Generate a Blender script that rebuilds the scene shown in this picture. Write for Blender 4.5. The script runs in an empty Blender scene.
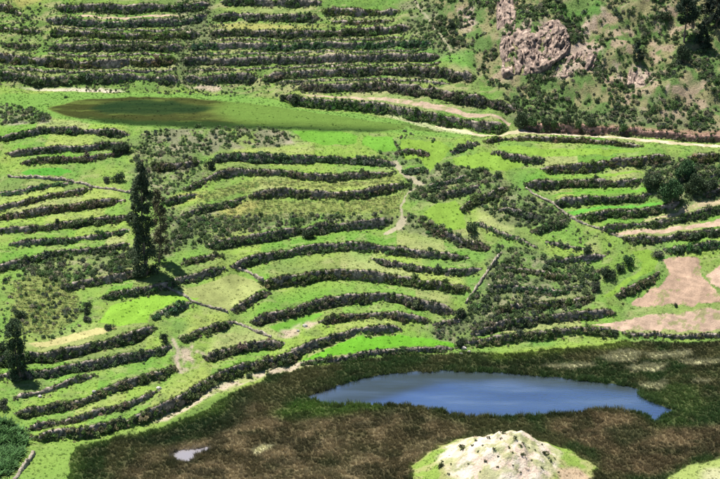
import bpy, bmesh, math, random
import numpy as np
from mathutils import Vector, Matrix

R = math.radians
random.seed(7)
rng = np.random.default_rng(7)
scene = bpy.context.scene

# ------------------------------------------------------------------ camera, sky, sun, exposure
CAM_H, PITCH, FPX = 150.0, 22.0, 1769.0          # height (m), degrees below horizontal, focal length in photo pixels
cam_data = bpy.data.cameras.new('camera')
cam = bpy.data.objects.new('camera', cam_data)
scene.collection.objects.link(cam)
cam.location = (0, 0, CAM_H)
cam.rotation_euler = (R(90 - PITCH), 0, 0)
cam_data.sensor_width = 36
cam_data.lens = 36 * FPX / 720
cam_data.clip_start = 1
cam_data.clip_end = 3000
scene.camera = cam

SUN_EL, SUN_AZ = 69.0, -50.0                      # azimuth from +Y (away from the camera) towards +X
world = bpy.data.worlds.new('World')
scene.world = world
world.use_nodes = True
wn = world.node_tree.nodes
sky = wn.new('ShaderNodeTexSky')
sky.sky_type = 'NISHITA'
sky.sun_disc = False
sky.sun_elevation = R(SUN_EL)
sky.sun_rotation = R(SUN_AZ)
sky.altitude = 3500
wn['Background'].inputs['Strength'].default_value = 0.075
world.node_tree.links.new(sky.outputs[0], wn['Background'].inputs['Color'])
sd = bpy.data.lights.new('sun', 'SUN')
sd.energy = 4.6
sd.angle = R(0.5)
sd.color = (1.0, 0.955, 0.88)
sun = bpy.data.objects.new('sun', sd)
scene.collection.objects.link(sun)
sv = Vector((math.sin(R(SUN_AZ)) * math.cos(R(SUN_EL)), math.cos(R(SUN_AZ)) * math.cos(R(SUN_EL)), math.sin(R(SUN_EL))))
sun.rotation_euler = sv.to_track_quat('Z', 'Y').to_euler()
sun.location = (-100, 380, 200)
scene.view_settings.view_transform = 'Standard'
scene.view_settings.look = 'None'
scene.view_settings.gamma = 1
scene.view_settings.exposure = 1.28

# ------------------------------------------------------------------ helpers: noise, photogrammetry
class Noise:
    def __init__(self, seed, n=256):
        self.n = n
        self.t = np.random.default_rng(seed).random((n, n))
    def __call__(self, x, y):
        x = np.asarray(x, float); y = np.asarray(y, float)
        xi = np.floor(x).astype(int); yi = np.floor(y).astype(int)
        fx = x - xi; fy = y - yi
        fx = fx * fx * (3 - 2 * fx); fy = fy * fy * (3 - 2 * fy)
        n = self.n
        a = self.t[xi % n, yi % n]; b = self.t[(xi + 1) % n, yi % n]
        c = self.t[xi % n, (yi + 1) % n]; d = self.t[(xi + 1) % n, (yi + 1) % n]
        return (a * (1 - fx) + b * fx) * (1 - fy) + (c * (1 - fx) + d * fx) * fy
NZ = [Noise(100 + i) for i in range(8)]
def fbm(x, y, k=0, octv=4):
    s, amp, tot = 0, 1.0, 0
    for o in range(octv):
        s = s + amp * NZ[(k + o) % 8](x * 2 ** o + 17.3 * o, y * 2 ** o + 5.1 * o)
        tot += amp; amp *= 0.5
    return s / tot
def smooth(a, b, x):
    t = np.clip((x - a) / (b - a), 0, 1)
    return t * t * (3 - 2 * t)

cp, sp = math.cos(R(PITCH)), math.sin(R(PITCH))
def ray(px, py):
    a = (np.asarray(px, float) - 360) / FPX
    b = (239.5 - np.asarray(py, float)) / FPX
    return a, cp + b * sp, -sp + b * cp            # direction x, y, z
def on_plane(pts, z):
    p = np.array(pts, float)
    dx, dy, dz = ray(p[:, 0], p[:, 1])
    t = (z - CAM_H) / dz
    return dx * t, dy * t

ZS = 23.0                                          # height of the upper shelf above the marsh
def curve(pts, z):
    x, y = on_plane(pts, z)
    o = np.argsort(x)
    return x[o], y[o]
FOOT = curve([(-120, 470), (0, 452), (30, 442), (90, 437), (140, 424), (180, 408), (215, 387), (250, 375), (300, 364), (350, 358), (420, 352), (480, 346), (560, 340), (640, 338), (720, 338), (860, 338)], 0)
SBOT = curve([(-120, 112), (0, 121), (40, 125), (100, 128), (180, 130), (260, 131), (330, 132), (400, 135), (450, 140), (500, 142), (560, 144), (640, 150), (720, 156), (860, 160)], ZS)
STOP = curve([(-120, 84), (0, 85), (60, 89), (130, 91), (200, 91), (270, 98), (310, 105), (360, 110), (410, 118), (450, 124), (500, 131), (560, 131), (640, 136), (720, 141), (860, 146)], ZS)
def smcurve(c, x):
    return sum(np.interp(x + o, c[0], c[1]) for o in (-3, -1.5, 0, 1.5, 3)) / 5
def gauss(x, y, cx, cy, rx, ry):
    return np.exp(-((x - cx) / rx) ** 2 - ((y - cy) / ry) ** 2)
MOUND = (25.0, 265.5)
def base_surface(x, y):
    """smooth hillside without terraces"""
    x = np.asarray(x, float); y = np.asarray(y, float)
    yf, yb, yt = smcurve(FOOT, x), smcurve(SBOT, x), smcurve(STOP, x)
    t = np.clip((y - yf) / (yb - yf), 0, 1)
    z = ZS * t
    up = np.maximum(y - yt, 0)
    right = smooth(8, 45, x)
    z = z + up * (0.46 + 0.10 * right)
    z = z + 1.6 * gauss(x, y, 30, 330, 13, 12)               # scrub knoll in the middle right
    big = fbm(x / 14.0, y / 16.0, 2, 3) - 0.5
    z = z + right * smooth(2, 14, up) * big * 9.0               # gullies of the bare hillside
    z = z + right * smooth(3, 14, up) * (fbm(x / 4.0 + 3, y / 5.0, 4, 3) - 0.5) * 2.6
    # cream coloured mound in the foreground
    mx, my = (x - MOUND[0]), (y - MOUND[1])
    m = np.exp(-(np.abs(mx / np.where(mx < 0, 10.5, 8.6)) ** 2.0) - (np.abs(my / 8.5)) ** 2.2)
    z = z + 5.6 * m * (1 + 0.55 * (fbm(x / 3.2, y / 3.2, 1, 5) - 0.5)) - 1.1 * m * np.abs(2 * fbm(x / 2.4 + 8, y / 4.0, 5, 4) - 1)
    z = z + 1.3 * gauss(x, y, MOUND[0] + 1, MOUND[1] - 3, 15, 11)
    z = z + 4.0 * smooth(262, 245, y) * smooth(42, 60, x)
    return z
def unproject(pts, surf=base_surface):
    p = np.array(pts, float).reshape(-1, 2)
    dx, dy, dz = ray(p[:, 0], p[:, 1])
    Y = np.arange(236.0, 506.0, 0.2)[None]
    t = Y / dy[:, None]
    g = (CAM_H + dz[:, None] * t) - surf(dx[:, None] * t, np.broadcast_to(Y, t.shape))
    hit = g <= 0
    k = np.where(hit.any(1), hit.argmax(1), Y.shape[1] - 1)
    out = Y[0, k] - 0.1
    return dx * out / dy, out

# ------------------------------------------------------------------ terrace walls traced from the photograph
# (label, points, options)   options: d scrub density per metre, s scrub size, h fixed height, k face kind
W = []
def wall(label, pts, **o):
    W.append((label, pts, o))
# bottom left flight, counted from the marsh upwards
wall('long scrubby terrace wall, lowest of the bottom left flight, above the sandy marsh path', [(30, 435), (60, 434), (90, 431), (115, 426), (140, 417), (165, 407), (180, 400), (198, 389), (213, 377), (240, 367), (270, 360), (298, 353)], h=1.9, d=2.6)
wall('short overgrown terrace wall second above the marsh at bottom left, ending at a pale boulder', [(25, 427), (65, 422), (90, 415), (115, 408), (140, 400), (160, 391)], h=1.4)
wall('overgrown terrace wall third above the marsh in the bottom left flight', [(13, 413), (50, 408), (85, 402), (100, 393), (125, 384), (150, 376), (176, 367)], h=1.6)
wall('short terrace wall with a white stone, fourth above the marsh at bottom left', [(12, 396), (40, 392), (60, 385), (80, 378), (95, 372)], h=1.2, d=1.6)
wall('dark terrace wall just below the foot of the small left tree', [(-12, 378), (0, 376), (35, 373), (70, 368), (105, 361), (140, 355), (172, 348)], h=1.8)
wall('tall dark terrace wall behind the small left tree, topmost of the bottom left flight', [(-12, 364), (0, 362), (25, 358), (50, 357), (80, 351), (110, 343), (135, 336), (155, 328)], h=2.1, d=2.4)
wall('curved scrubby wall above the lowest left terrace, right of the worn gully path', [(204, 358), (225, 352), (245, 347), (265, 344), (285, 345)], h=1.5)
wall('terrace wall under the small green plot left of the leaning stone field wall', [(180, 340), (195, 333), (210, 328), (235, 322)], h=1.5)
wall('short scrubby wall at the lower left corner of the square pale plot', [(150, 317), (165, 311), (180, 306), (193, 302)], h=1.3)
wall('scrubby wall along the lower right side of the square pale plot', [(230, 311), (245, 303), (260, 294), (270, 289)], h=1.4)
# central amphitheatre
wall('low dark bank between the vivid green plot and the marsh', [(300, 362), (320, 361), (345, 357), (370, 352), (400, 350), (430, 349), (458, 349)], h=0.8, d=1.8, s=.8)
wall('hedge-like terrace wall along the upper edge of the vivid green plot by the pond', [(286, 355), (310, 346), (330, 338), (345, 333), (360, 330), (380, 329), (402, 328)], h=1.5)
wall('curved terrace wall second above the vivid green pondside plot', [(318, 323), (335, 319), (355, 316), (375, 314), (395, 315), (415, 319), (432, 323)], h=1.6)
wall('long dark curved terrace wall third above the vivid green pondside plot', [(250, 322), (275, 316), (295, 311), (315, 304), (330, 301), (350, 298), (380, 296), (400, 299), (420, 304), (440, 309), (456, 313)], h=1.9, d=2.6)
wall('tall dark curved terrace wall right of the square pale plot', [(258, 283), (275, 283), (290, 279), (310, 277), (330, 274), (350, 273), (375, 277), (390, 279), (410, 281), (430, 284), (450, 287), (470, 289)], h=2.0, d=2.6)
wall('short low terrace wall in the middle of the yellow-green central terraces', [(372, 259), (390, 263), (405, 266), (420, 269), (440, 271), (460, 272), (482, 270)], h=1.2)
wall('long arched wall with bare stone face above the square pale plot', [(230, 267), (245, 262), (258, 257), (275, 253), (300, 249), (330, 246), (360, 245), (385, 248), (410, 251), (425, 253), (445, 256), (470, 258)], h=1.7, d=1.9)
wall('terrace wall running left from the square pale plot to below the tall tree', [(100, 298), (115, 293), (140, 290), (160, 286), (180, 279), (205, 272), (225, 268)], h=1.5)
wall('low bank right of the tall tree foot', [(180, 263), (200, 259), (222, 254)], h=.9)
wall('hedge wall below the central weedy crop strip, ending at the bare path', [(205, 247), (225, 243), (250, 238), (270, 235), (300, 231), (330, 227), (360, 224), (392, 220)], h=1.9, d=2.6)
wall('low bank below the widest weedy crop strip', [(180, 216), (200, 209), (215, 206), (235, 202), (246, 198)], h=1.0)
wall('dark hedge wall above the widest weedy crop strip', [(248, 196), (262, 194), (280, 192), (310, 194), (340, 195), (360, 193), (385, 188), (408, 184)], h=1.6)
wall('dark hedge wall second above the widest weedy crop strip', [(182, 190), (196, 185), (208, 178), (225, 172), (245, 172), (275, 172), (290, 174), (310, 177), (330, 178), (345, 176), (375, 174), (397, 172)], h=1.7)
wall('dark stone wall below the vivid oval plot under the dry lake', [(212, 159), (225, 157), (245, 157), (270, 158), (300, 160), (330, 159), (360, 160), (378, 162), (396, 165)], h=1.8, d=2.4)
# middle left, counted downwards from the dry lake
wall('first overgrown wall below the left end of the dry lake', [(-12, 142), (0, 139), (20, 135), (40, 131), (60, 129), (80, 131), (100, 132), (130, 135)], h=1.7)
wall('second overgrown wall below the dry lake at left, ending at a round bush', [(5, 154), (25, 152), (50, 150), (75, 149), (95, 147), (115, 144), (132, 146)], h=1.5)
wall('third overgrown wall at left, above the emerald plot', [(20, 163), (40, 160), (60, 159), (80, 160), (100, 157), (115, 153), (128, 151)], h=1.2)
wall('overgrown wall just under the pale-topped field wall at left', [(-12, 195), (0, 193), (25, 190), (45, 186), (60, 184), (72, 183)], h=1.0)
wall('sloping overgrown wall left of the tall tree crown top', [(-12, 211), (0, 208), (20, 203), (40, 198), (60, 194), (92, 189)], h=1.3)
wall('stony wall left of the middle of the tall tree crown', [(-12, 219), (0, 217), (20, 215), (45, 210), (70, 207), (85, 205), (105, 202), (125, 199)], h=1.5, d=1.7)
wall('overgrown wall left of the lower tall tree crown, ending at a dark bush', [(-12, 232), (0, 231), (25, 230), (50, 226), (70, 225), (90, 221), (110, 219), (130, 217)], h=1.5)
wall('short green overgrown wall left of the tall tree trunk', [(10, 243), (30, 242), (60, 241), (80, 238), (100, 236), (130, 230)], h=1.3)
wall('wall at the upper edge of the dark green thicket left of the tall tree', [(-12, 268), (0, 266), (20, 262), (40, 256), (60, 252), (80, 250), (100, 248), (130, 243)], h=1.3)
wall('dark wall at the lower edge of the thicket beside the tall tree foot', [(62, 287), (80, 283), (100, 279), (120, 277), (140, 273), (152, 272)], h=1.7, d=2.6)
# centre right jumble
wall('small hedge wall on the slope between the two junction paths', [(436, 196), (450, 194), (465, 191), (480, 186)], h=1.3)
wall('small dark hedge wall above the bright kidney shaped plot', [(428, 186), (443, 184), (458, 181), (471, 175)], h=1.3)
wall('short hedge on the track edge at the right end of the dry lake', [(450, 153), (462, 147), (478, 142)], h=.9, d=2.8, s=.9)
wall('hedge bank along the lower edge of the pale dirt road', [(483, 141), (505, 139), (535, 138), (570, 139), (600, 142), (625, 145), (643, 148)], h=1.3, d=3.2)
wall('thin curved hedge cutting across the green plots under the road', [(492, 150), (510, 156), (530, 160), (545, 161)], h=.9, d=2.4, s=.8)
wall('reddish earth bank of the road cut above the pale dirt road', [(524, 126), (545, 127), (580, 128.5), (620, 131), (655, 134), (690, 137), (740, 140)], h=1.25, d=1.2, m='red_earth')
wall('first terrace wall below the road at right, with a pale grassy lip', [(540, 168), (560, 169), (590, 167), (610, 164), (640, 160), (670, 157)], h=1.8, d=2.6)
wall('short dark hedge wall right of the dark trees near the right edge', [(690, 158), (705, 158), (722, 157), (735, 157)], h=1.8, d=3)
wall('second terrace wall below the road at right', [(523, 184), (540, 184), (560, 183), (590, 182), (620, 183), (645, 180)], h=1.7, d=2.6)
wall('third terrace wall below the road at right, left of the round dark bush', [(552, 201), (570, 200), (590, 200), (620, 198), (652, 196)], h=1.7, d=2.6)
wall('fourth terrace wall below the road at right, under a vivid green strip', [(575, 216), (600, 214), (630, 212), (650, 210), (668, 206), (682, 202)], h=1.6, d=2.6)
wall('hedge bank above the long curved pinkish ploughed strip at right', [(598, 227), (625, 225), (650, 223), (675, 220), (690, 216), (705, 212), (722, 207), (735, 205)], h=1.4, d=2.4)
wall('hedge bank below the long curved pinkish ploughed strip at right', [(622, 237), (640, 239), (665, 238), (690, 235), (720, 231), (735, 229)], h=1.2, d=2)
wall('hedge bank above the bottle shaped ploughed field', [(664, 249), (690, 247), (722, 243), (735, 242)], h=1.2, d=2)
wall('hedge bank left of the bottle shaped ploughed field', [(616, 296), (630, 288), (648, 281), (659, 272)], h=1.1, d=3, s=.95)
wall('dark hedge between the kidney shaped plot and the central terraces', [(425, 223), (440, 232), (460, 240), (490, 247)], h=1.3, d=3)
wall('dark hedge right of the kidney shaped plot', [(460, 208), (475, 200), (490, 196), (510, 188)], h=1.4, d=2.8)
wall('dark scrub bank on the slope below the diagonal stone wall', [(498, 208), (515, 211), (530, 215), (545, 219)], h=1.2, d=3)
wall('scrub bank at the crest of the bushy knoll', [(545, 262), (563, 260), (580, 257), (606, 256)], h=1.1, d=3)
wall('dark scrub bank across the middle of the bushy knoll', [(492, 308), (512, 309), (535, 306), (565, 302), (592, 299)], h=1.4, d=2.8)
wall('dark terrace wall at the foot of the bushy knoll', [(470, 334), (490, 328), (515, 322), (545, 318), (580, 314), (613, 311)], h=1.7, d=2.6)
wall('lowest hedge wall right of the vivid green plot, above the marsh', [(464, 342), (490, 340), (520, 335), (560, 331), (590, 329), (618, 330)], h=1.5, d=2.4)
wall('thin low hedge between the lowest ploughed field and the marsh', [(622, 332), (640, 335), (670, 336), (722, 337), (735, 337)], h=.6, d=2, s=.7)
wall('dark scrub bank second below the road at the right edge', [(694, 177), (708, 176), (722, 174), (738, 173)], h=1.6, d=3)
wall('dark scrub bank third below the road at the right edge', [(698, 194), (712, 192), (725, 190), (738, 188)], h=1.5, d=3)
wall('short scrubby bank below the rocky pinkish patch under the dry lake', [(150, 168), (166, 166), (182, 164), (202, 161)], h=1.3, d=2.6)
wall('short low bank right of the tall tree crown', [(160, 204), (172, 200), (186, 197), (200, 193)], h=1.0, d=2.2)
wall('hedge bank of tan bushes below the diagonal stone wall', [(530, 231), (545, 228), (558, 223), (570, 219)], h=1.1, d=3)
# upper slope, counted upwards from the dry lake
wall('dark hedge wall under the long tan strip above the dry lake', [(284, 99), (305, 102), (330, 103), (360, 106), (385, 108), (410, 113), (440, 118), (465, 123), (490, 127), (508, 127)], h=2.2, d=2.8)
wall('hedge wall above the long tan strip, reaching right to the road bush', [(298, 88), (320, 87), (345, 87), (360, 86), (385, 86), (410, 88), (430, 91), (455, 96), (480, 100), (500, 105), (516, 109)], h=2.2, d=2.6)
wall('dark lowest wall of the upper slope at left, above the pale lake shore', [(-12, 74), (0, 74), (15, 75), (30, 79), (50, 81), (75, 79), (90, 77), (110, 77), (130, 76), (150, 78), (170, 79), (180, 80)], h=2.3, d=2.8)
wall('lowest wall of the upper slope above the middle of the dry lake', [(184, 78), (205, 79), (235, 77), (258, 77)], h=2.2, d=2.6)
wall('third wall above the tan strip, ending at the vivid grass by the footpath', [(264, 78), (280, 75), (310, 74), (345, 71), (380, 70), (415, 71), (450, 73), (476, 80)], h=2.3, d=2.8)
wall('second wall of the upper slope at left', [(-12, 56), (0, 57), (20, 60), (40, 62), (55, 61), (75, 64), (95, 65), (110, 63), (130, 62), (150, 62), (177, 61)], h=2.1, d=2.6)
wall('long second wall of the upper slope, with bare pinkish stone at its left end', [(181, 60), (205, 60), (220, 62), (240, 60), (270, 60), (295, 59), (310, 61), (325, 58), (345, 57), (385, 57), (410, 57), (440, 56)], h=2.1, d=1.9)
wall('third wall of the upper slope at left', [(50, 48), (75, 48), (95, 46), (115, 47), (140, 47), (165, 48), (184, 48)], h=1.9, d=2.4)
wall('third wall of the upper slope in the middle', [(188, 47), (215, 46), (255, 45), (290, 47), (325, 45), (360, 45), (395, 44), (432, 44)], h=1.9, d=2.6)
wall('fourth wall of the upper slope at left', [(50, 33), (85, 34), (120, 36), (160, 37), (185, 35), (202, 34)], h=1.9, d=2.4)
wall('fourth wall of the upper slope in the middle', [(210, 34), (240, 33), (270, 33), (295, 35), (325, 34), (350, 32), (375, 31), (395, 29), (412, 28)], h=1.9, d=2.5)
wall('fifth wall of the upper slope at left, under the pinkish tan strip', [(46, 20), (80, 23), (110, 24), (140, 24), (165, 22), (185, 21), (208, 14)], h=1.7, d=1.8)
wall('fifth wall of the upper slope in the middle, under a yellow-green strip', [(212, 18), (230, 15), (255, 16), (285, 18), (320, 20)], h=1.8, d=2.5)
wall('short dark wall near the top edge right of centre', [(325, 11), (345, 12), (360, 13), (385, 13), (400, 11)], h=1.8, d=2.4)
wall('sixth wall of the upper slope at left, just below the top edge', [(55, 8), (80, 8), (105, 9), (125, 9), (140, 9), (160, 7), (185, 8), (210, 5)], h=2.0, d=2.8)
wall('topmost wall in the middle, cut by the top edge', [(220, 2), (250, 2), (285, 3), (322, 3)], h=2.0, d=2.8)
wall('short scrubby wall in the top left corner', [(-12, 4), (0, 6), (12, 9), (22, 14)], h=1.4, d=2.6)

# thin secondary ledges
wall('thin ledge across the upper part of the bushy knoll', [(500, 268), (520, 270), (545, 274), (572, 279)], h=.8, d=2.2, s=.8)
wall('thin ledge just above the middle of the bushy knoll', [(488, 286), (515, 289), (545, 291), (578, 288)], h=.8, d=2.2, s=.8)
wall('low curved bank right of the kidney shaped plot running towards the knoll', [(474, 222), (490, 228), (515, 237), (538, 247)], h=.8, d=2.2, s=.8)
wall('low bank on the grass above the crest of the knoll', [(545, 241), (565, 246), (592, 251)], h=.7, d=1.8, s=.8)
wall('scrubby ledge above the path junction', [(398, 151), (412, 150), (430, 153)], h=1.0, d=3)
wall('scrubby ledge below the path junction', [(402, 170), (414, 171), (426, 168)], h=.9, d=3)
wall('low grassy bank left of the steep stone wall foot', [(432, 326), (446, 322), (462, 321)], h=.8, d=2.4)
wall('thin ledge between the lowest and second walls of the upper slope at left', [(8, 68), (40, 71), (75, 72), (110, 70), (150, 71), (176, 71)], h=.6, d=1.5, s=.7)
wall('thin ledge between the lowest and second walls of the upper slope in the middle', [(184, 69), (220, 70), (260, 68), (310, 67), (360, 65), (410, 65), (440, 65)], h=.6, d=1.5, s=.7)
wall('thin ledge between the second and third walls of the upper slope at left', [(48, 55), (85, 56), (125, 55), (172, 55)], h=.6, d=1.4, s=.7)
wall('thin ledge between the second and third walls of the upper slope in the middle', [(190, 54), (240, 53), (290, 53), (340, 51), (390, 51), (425, 51)], h=.6, d=1.4, s=.7)
wall('thin ledge between the third and fourth walls of the upper slope at left', [(55, 41), (90, 41), (130, 42), (180, 42)], h=.6, d=1.4, s=.7)
wall('thin ledge between the third and fourth walls of the upper slope in the middle', [(212, 40), (260, 39), (310, 41), (360, 39), (405, 37)], h=.6, d=1.4, s=.7)
wall('thin ledge below the pinkish tan strip at upper left', [(60, 28), (100, 30), (145, 31), (190, 29)], h=.6, d=1.4, s=.7)
wall('thin ledge in the yellow-green strip near the top middle', [(330, 22), (360, 22), (395, 20)], h=.7, d=1.6, s=.8)
wall('thin ledge between the hedge walls above the long tan strip', [(275, 82), (320, 80), (365, 79), (410, 80), (450, 84)], h=.6, d=1.4, s=.7)
wall('low scrubby ledge in the upper left corner above the second wall', [(0, 44), (18, 46), (40, 47)], h=.8, d=2.4, s=.8)
wall('low scrubby ledge in the upper left corner below the corner wall', [(-10, 26), (8, 29), (26, 31), (42, 31)], h=.8, d=2.4, s=.8)

# ------------------------------------------------------------------ terrain grid
GX = np.arange(-126, 126.01, 0.30)
GY = np.arange(232, 512.01, 0.28)
nx, ny = len(GX), len(GY)
XX, YY = np.meshgrid(GX, GY)
H = base_surface(XX, YY)
wallcurves = []
for label, pts, o in W:
    wx, wy = unproject(pts)
    s = np.argsort(wx)
    wx, wy = wx[s], wy[s]
    # resample smoothly and add a little wander
    t = np.concatenate([[0], np.cumsum(np.hypot(np.diff(wx), np.diff(wy)))])
    tt = np.linspace(0, t[-1], max(4, int(t[-1] / 0.45)))
    rx, ry = np.interp(tt, t, wx), np.interp(tt, t, wy)
    k = np.ones(9) / 9
    if len(rx) > 20:
        px_, py_ = np.pad(rx, 4, mode='reflect', reflect_type='odd'), np.pad(ry, 4, mode='reflect', reflect_type='odd')
        rx, ry = np.convolve(px_, k, 'valid'), np.convolve(py_, k, 'valid')
    ry = ry + (fbm(rx / 2.2, ry * 0 + len(wallcurves) * 3.7, 3, 2) - .5) * 0.9
    wallcurves.append((rx, ry))
NWALL = len(W)
WM = np.full((NWALL, nx), np.nan)
FADE = np.zeros((NWALL, nx))
for i, (rx, ry) in enumerate(wallcurves):
    m = (GX >= rx[0]) & (GX <= rx[-1])
    WM[i, m] = np.interp(GX[m], rx, ry)
    e = np.minimum(GX - rx[0], rx[-1] - GX)
    FADE[i] = smooth(-0.2, 2.2, e) * m
TREAD = np.zeros((ny, nx)); PLOT = np.zeros((ny, nx, 3)); PAL = np.array([(.235, .250, .105), (.105, .140, .048), (.085, .185, .028), (.078, .178, .028), (.092, .190, .030), (.165, .240, .046), (.205, .245, .066), (.215, .225, .092), (.125, .160, .052), (.110, .200, .040), (.150, .225, .042)])
twt = np.zeros((ny, nx))
def mov(a, n=15):
    k = np.ones(n) / n
    return np.convolve(np.pad(a, n // 2, mode='edge'), k, 'valid')
wall_h = np.zeros((NWALL, nx))
for i in range(NWALL):
    cols = np.where(~np.isnan(WM[i]))[0]
    if len(cols) == 0:
        continue
    w = WM[i, cols]
    diff = WM[:, cols] - w[None]
    du = np.where(diff > 1.0, diff, np.inf); du[i] = np.inf
    dd = np.where(diff < -1.0, -diff, np.inf); dd[i] = np.inf
    lu = np.minimum(np.nanmin(np.where(np.isnan(du), np.inf, du), 0), 8.0)
    ld = np.minimum(np.nanmin(np.where(np.isnan(dd), np.inf, dd), 0), 8.0)
    lu, ld = mov(lu), mov(ld)
    h = (W[i][2].get('h', 1.5) * 1.08 * FADE[i, cols])
    h = h * (0.62 + 0.55 * NZ[5](GX[cols] / 4.0, cols * 0 + i * 1.37)) * (.45 + .55 * smooth(.12, .30, NZ[6](GX[cols] / 3.0, cols * 0 + i * 2.11)))
    wall_h[i, cols] = h
    d = YY[:, cols] - w[None]
    up = 0.5 * h * np.clip(1 - d / lu, 0, 1)
    dn = -0.5 * h * np.clip(1 + d / ld, 0, 1)
    st = np.clip((d + .38) / .55, 0, 1)
    H[:, cols] += np.where(d > lu, 0, np.where(d < -ld, 0, up * st + dn * (1 - st)))
    k = np.exp(-np.clip(d, 0, None) / 5.0) * (d >= 0) * FADE[i, cols]
    k = np.where(d > lu, 0, k)
    seg = np.floor((GX[cols] + random.random() * 20 + 1.2 * (NZ[1](GX[cols] / 2, cols * 0 + i) - .5)) / random.uniform(9, 19)).astype(int)
    pc = PAL[rng.integers(0, len(PAL), 60)][seg % 60]
    PLOT[:, cols] += k[..., None] * pc[None]
    twt[:, cols] += k
# fine relief
H += (fbm(XX / 1.6, YY / 1.6, 0, 3) - 0.5) * 0.35
H += (fbm(XX / 9.0, YY / 9.0, 5, 2) - 0.5) * 0.5

def poly_mask(pts, wob=0.5, freq=1.5, world=False):
    """photo polygon -> boolean mask on the ground grid, with a slightly wandering edge"""
    if world:
        px, py = np.array(pts, float).T
    else:
        px, py = unproject(pts)
    j0, j1 = np.searchsorted(GX, px.min() - 1.5), np.searchsorted(GX, px.max() + 1.5)
    i0, i1 = np.searchsorted(GY, py.min() - 1.5), np.searchsorted(GY, py.max() + 1.5)
    m = np.zeros((ny, nx), bool)
    if j1 <= j0 or i1 <= i0:
        return m
    x = XX[i0:i1, j0:j1]; y = YY[i0:i1, j0:j1]
    x = x + (fbm(x / freq, y / freq, 1, 3) - .5) * 2 * wob
    y = y + (fbm(x / freq + 40, y / freq, 2, 3) - .5) * 2 * wob
    ins = np.zeros(x.shape, bool)
    n = len(px)
    for a in range(n):
        b = (a + 1) % n
        c = (py[a] > y) != (py[b] > y)
        den = py[b] - py[a] if abs(py[b] - py[a]) > 1e-9 else 1e-9
        ins ^= c & (x < (px[b] - px[a]) * (y - py[a]) / den + px[a])
    m[i0:i1, j0:j1] = ins
    return m
def line_mask(pts, width, wob=0.3):
    px, py = unproject(pts)
    m = np.zeros((ny, nx), bool)
    j0, j1 = np.searchsorted(GX, px.min() - 3), np.searchsorted(GX, px.max() + 3)
    i0, i1 = np.searchsorted(GY, py.min() - 3), np.searchsorted(GY, py.max() + 3)
    x = XX[i0:i1, j0:j1]; y = YY[i0:i1, j0:j1]
    x = x + (fbm(x / 1.2, y / 1.2, 1, 3) - .5) * 2 * wob
    y = y + (fbm(x / 1.2 + 40, y / 1.2, 2, 3) - .5) * 2 * wob
    best = np.full(x.shape, 1e9)
    for a in range(len(px) - 1):
        vx, vy = px[a + 1] - px[a], py[a + 1] - py[a]
        t = np.clip(((x - px[a]) * vx + (y - py[a]) * vy) / (vx * vx + vy * vy + 1e-9), 0, 1)
        best = np.minimum(best, np.hypot(x - px[a] - t * vx, y - py[a] - t * vy))
    m[i0:i1, j0:j1] = best < width / 2
    return m
def blur(m, r):
    a = m.astype(float)
    for ax, n in ((0, max(1, int(r / .28))), (1, max(1, int(r / .30)))):
        for _ in range(2):
            k = 2 * n + 1
            pad = [(0, 0), (0, 0)]; pad[ax] = (n + 1, n)
            c = np.cumsum(np.pad(a, pad, mode='edge'), axis=ax)
            a = (np.take(c, range(k, c.shape[ax]), ax) - np.take(c, range(0, c.shape[ax] - k), ax)) / k
    return a

# ------------------------------------------------------------------ ground colours (albedo) and regions
C = np.zeros((ny, nx, 3))
def put(mask, col):
    """mask: bool or 0..1 weight"""
    wgt = mask.astype(float)[..., None]
    C[:] = C * (1 - wgt) + np.array(col) * wgt
def mixc(a, b, t):
    return np.array(a) * (1 - t[..., None]) + np.array(b) * t[..., None]
G_YEL, G_MID, G_DRK, G_OLV = (.165, .228, .048), (.085, .170, .038), (.050, .095, .026), (.150, .160, .060)
n1 = fbm(XX / 7, YY / 10, 0, 4); n2 = fbm(XX / 2.2, YY / 2.6, 3, 4); n3 = fbm(XX / 20, YY / 22, 6, 3)
tr = TREAD / np.maximum(twt, 1e-3) * np.clip(twt * 2, 0, 1)
t = np.clip((n1 - .5) * 1.5 + .5, 0, 1)
C[:] = mixc(G_MID, G_YEL, t)
pw = np.clip(twt * 1.6, 0, 1)[..., None] * .72
C[:] = C * (1 - pw) + PLOT / np.maximum(twt, 1e-3)[..., None] * pw
put(smooth(.54, .68, n2) * .30, G_OLV)
put(smooth(.58, .70, fbm(XX / 4.5 + 50, YY / 3.0, 4, 4)) * .45, (.085, .125, .042))
put(smooth(.62, .72, fbm(XX / 3.0 + 80, YY / 1.6, 6, 4)) * .35, (.235, .235, .110))
put(smooth(.56, .70, fbm(XX / 1.1 + 9, YY / 1.3, 2, 3)) * .10, G_DRK)
REG = np.zeros((ny, nx), np.int32)                 # 0 = open ground
REGIONS = [('ground', 'green terraced hillside ground with grassy treads', 'ground', 'ground')]
def region(mask, name, label, cat, mat='ground'):
    REGIONS.append((name, label, cat, mat))
    REG[mask] = len(REGIONS) - 1
upz = YY - smcurve(STOP, XX)[...] if False else YY - np.broadcast_to(smcurve(STOP, GX)[None], XX.shape)
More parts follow.
